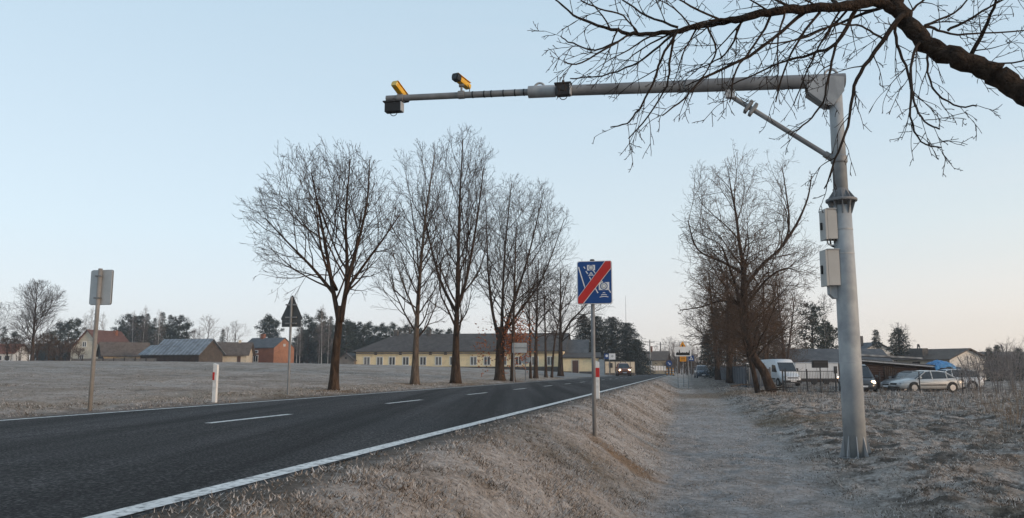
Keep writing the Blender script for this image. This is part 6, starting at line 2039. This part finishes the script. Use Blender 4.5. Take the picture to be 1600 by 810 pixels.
def utilities():
    UP_ = 'wooden utility poles down the road'
    poles = []
    for px, Y, top, lab in ((1016.5, 150, 531, 'utility pole with a street lamp arm by the brown house'), (1033, 185, 535, 'farther utility pole behind the brown house roof')):
        b = foot(px, Y); H = at(px, top, Y).z - b.z
        t = thing('utility_pole', lab, 'utility pole', b, 0, UP_)
        MB().tube([V3(0, 0, -.3), V3(0, 0, H)], [.16, .11], 8).build('pole', M['concrete'] if px < 1020 else M['wood_dark'], t)
        MB().box(-.9, .9, -.05, .05, H - .5, H - .38).build('crossarm', M['iron'], t)
        MB().tube([V3(0, 0, H * .72), V3(.5, 0, H * .80), V3(1.0, 0, H * .82)], .04, 6).build('lamp_arm', M['galv_dark'], t)
        MB().box(.95, 1.45, -.12, .12, H * .80, H * .83).build('lamp_head', M['galv'], t)
        for x in (-.8, 0, .8): MB().lathe([(.05, H - .38), (.05, H - .22)], 6, (x, 0, 0)).build('insulator', M['concrete'], t)
        poles.append((b, H))
    def line(lab, p, q, sag, group='overhead wires'):
        n = 14
        pts = [p.lerp(q, i / n) - V3(0, 0, sag * 4 * (i / n) * (1 - i / n)) - p for i in range(n + 1)]
        o = MB().tube(pts, .014, 4).build('overhead_wire', M['wire'], loc=p)
        tag(o, lab, 'wire', group)
    (b0, H0), (b1, H1) = poles
    line('overhead wire between the two utility poles', b0 + V3(0, 0, H0 - .3), b1 + V3(0, 0, H1 - .3), .3)
    far = at(1130, 529, 140)
    line('overhead wire crossing the road from the first utility pole to the right', b0 + V3(.8, 0, H0 - .3), far, .5)
    line('lower overhead wire from the first utility pole into the firs', b0 + V3(-.8, 0, H0 - .3), at(930, 527, 140), .4)
    line('long thin wire in front of the pine wood', at(460, 527, 150), at(650, 529, 150), .8)
    line('thin wire in front of the farm roofs', at(60, 525, 145), at(330, 529, 145), .8)
    b = foot(979.5, 240); H = at(979.5, 462, 240).z - b.z
    t = thing('radio_mast', 'very thin tall radio mast above the dark firs', 'mast', b)
    MB().tube([V3(0, 0, 0), V3(0, 0, H * .7), V3(0, 0, H)], [.09, .07, .03], 5).build('pole', M['galv_dark'], t)
    MB().tube([V3(-.3, 0, H * .86), V3(.3, 0, H * .86)], .03, 4).build('antenna', M['galv_dark'], t)
    # gravel forecourt by the yellow wing
    mb = MB()
    pts = []
    for s in np.linspace(62, 150, 24):
        n1 = N_L - .25; n2 = N_L - .25 - 8 * float(sstep(s, 62, 92))
        pts.append((s, n1, n2))
    for (s0, a0, b0_), (s1, a1, b1_) in zip(pts[:-1], pts[1:]):
        N_ = 6
        for j in range(N_):
            P = []
            for s_, a_, c_, u in ((s0, a0, b0_, j / N_), (s0, a0, b0_, (j + 1) / N_), (s1, a1, b1_, (j + 1) / N_), (s1, a1, b1_, j / N_)):
                x, y = xy(s_, a_ + (c_ - a_) * u)
                P.append((x, y, max(gz(x, y), gz(x + .4, y), gz(x - .4, y), float(zroad(s_)) - .02) + .03))
            mb.quad(*P)
    o = mb.build('forecourt', M['gravel']); o['kind'] = 'structure'
utilities()

# ------------------------------------------------------------------ cold morning air: far things pale a little
def haze():
    mb = MB().box(-190, 190, -25, 300, -2.5, 19)
    m = bpy.data.materials.new('haze')
    m.use_nodes = True
    nt = m.node_tree
    nt.nodes.remove(nt.nodes['Principled BSDF'])
    v = nt.nodes.new('ShaderNodeVolumePrincipled')
    v.inputs['Color'].default_value = (.82, .88, .95, 1)
    v.inputs['Density'].default_value = HAZE
    v.inputs['Anisotropy'].default_value = .2
    nt.links.new(v.outputs[0], nt.nodes['Material Output'].inputs['Volume'])
    o = mb.build('haze', m)
    tag(o, 'thin pale morning haze over the whole place', 'haze', kind='stuff')
haze()
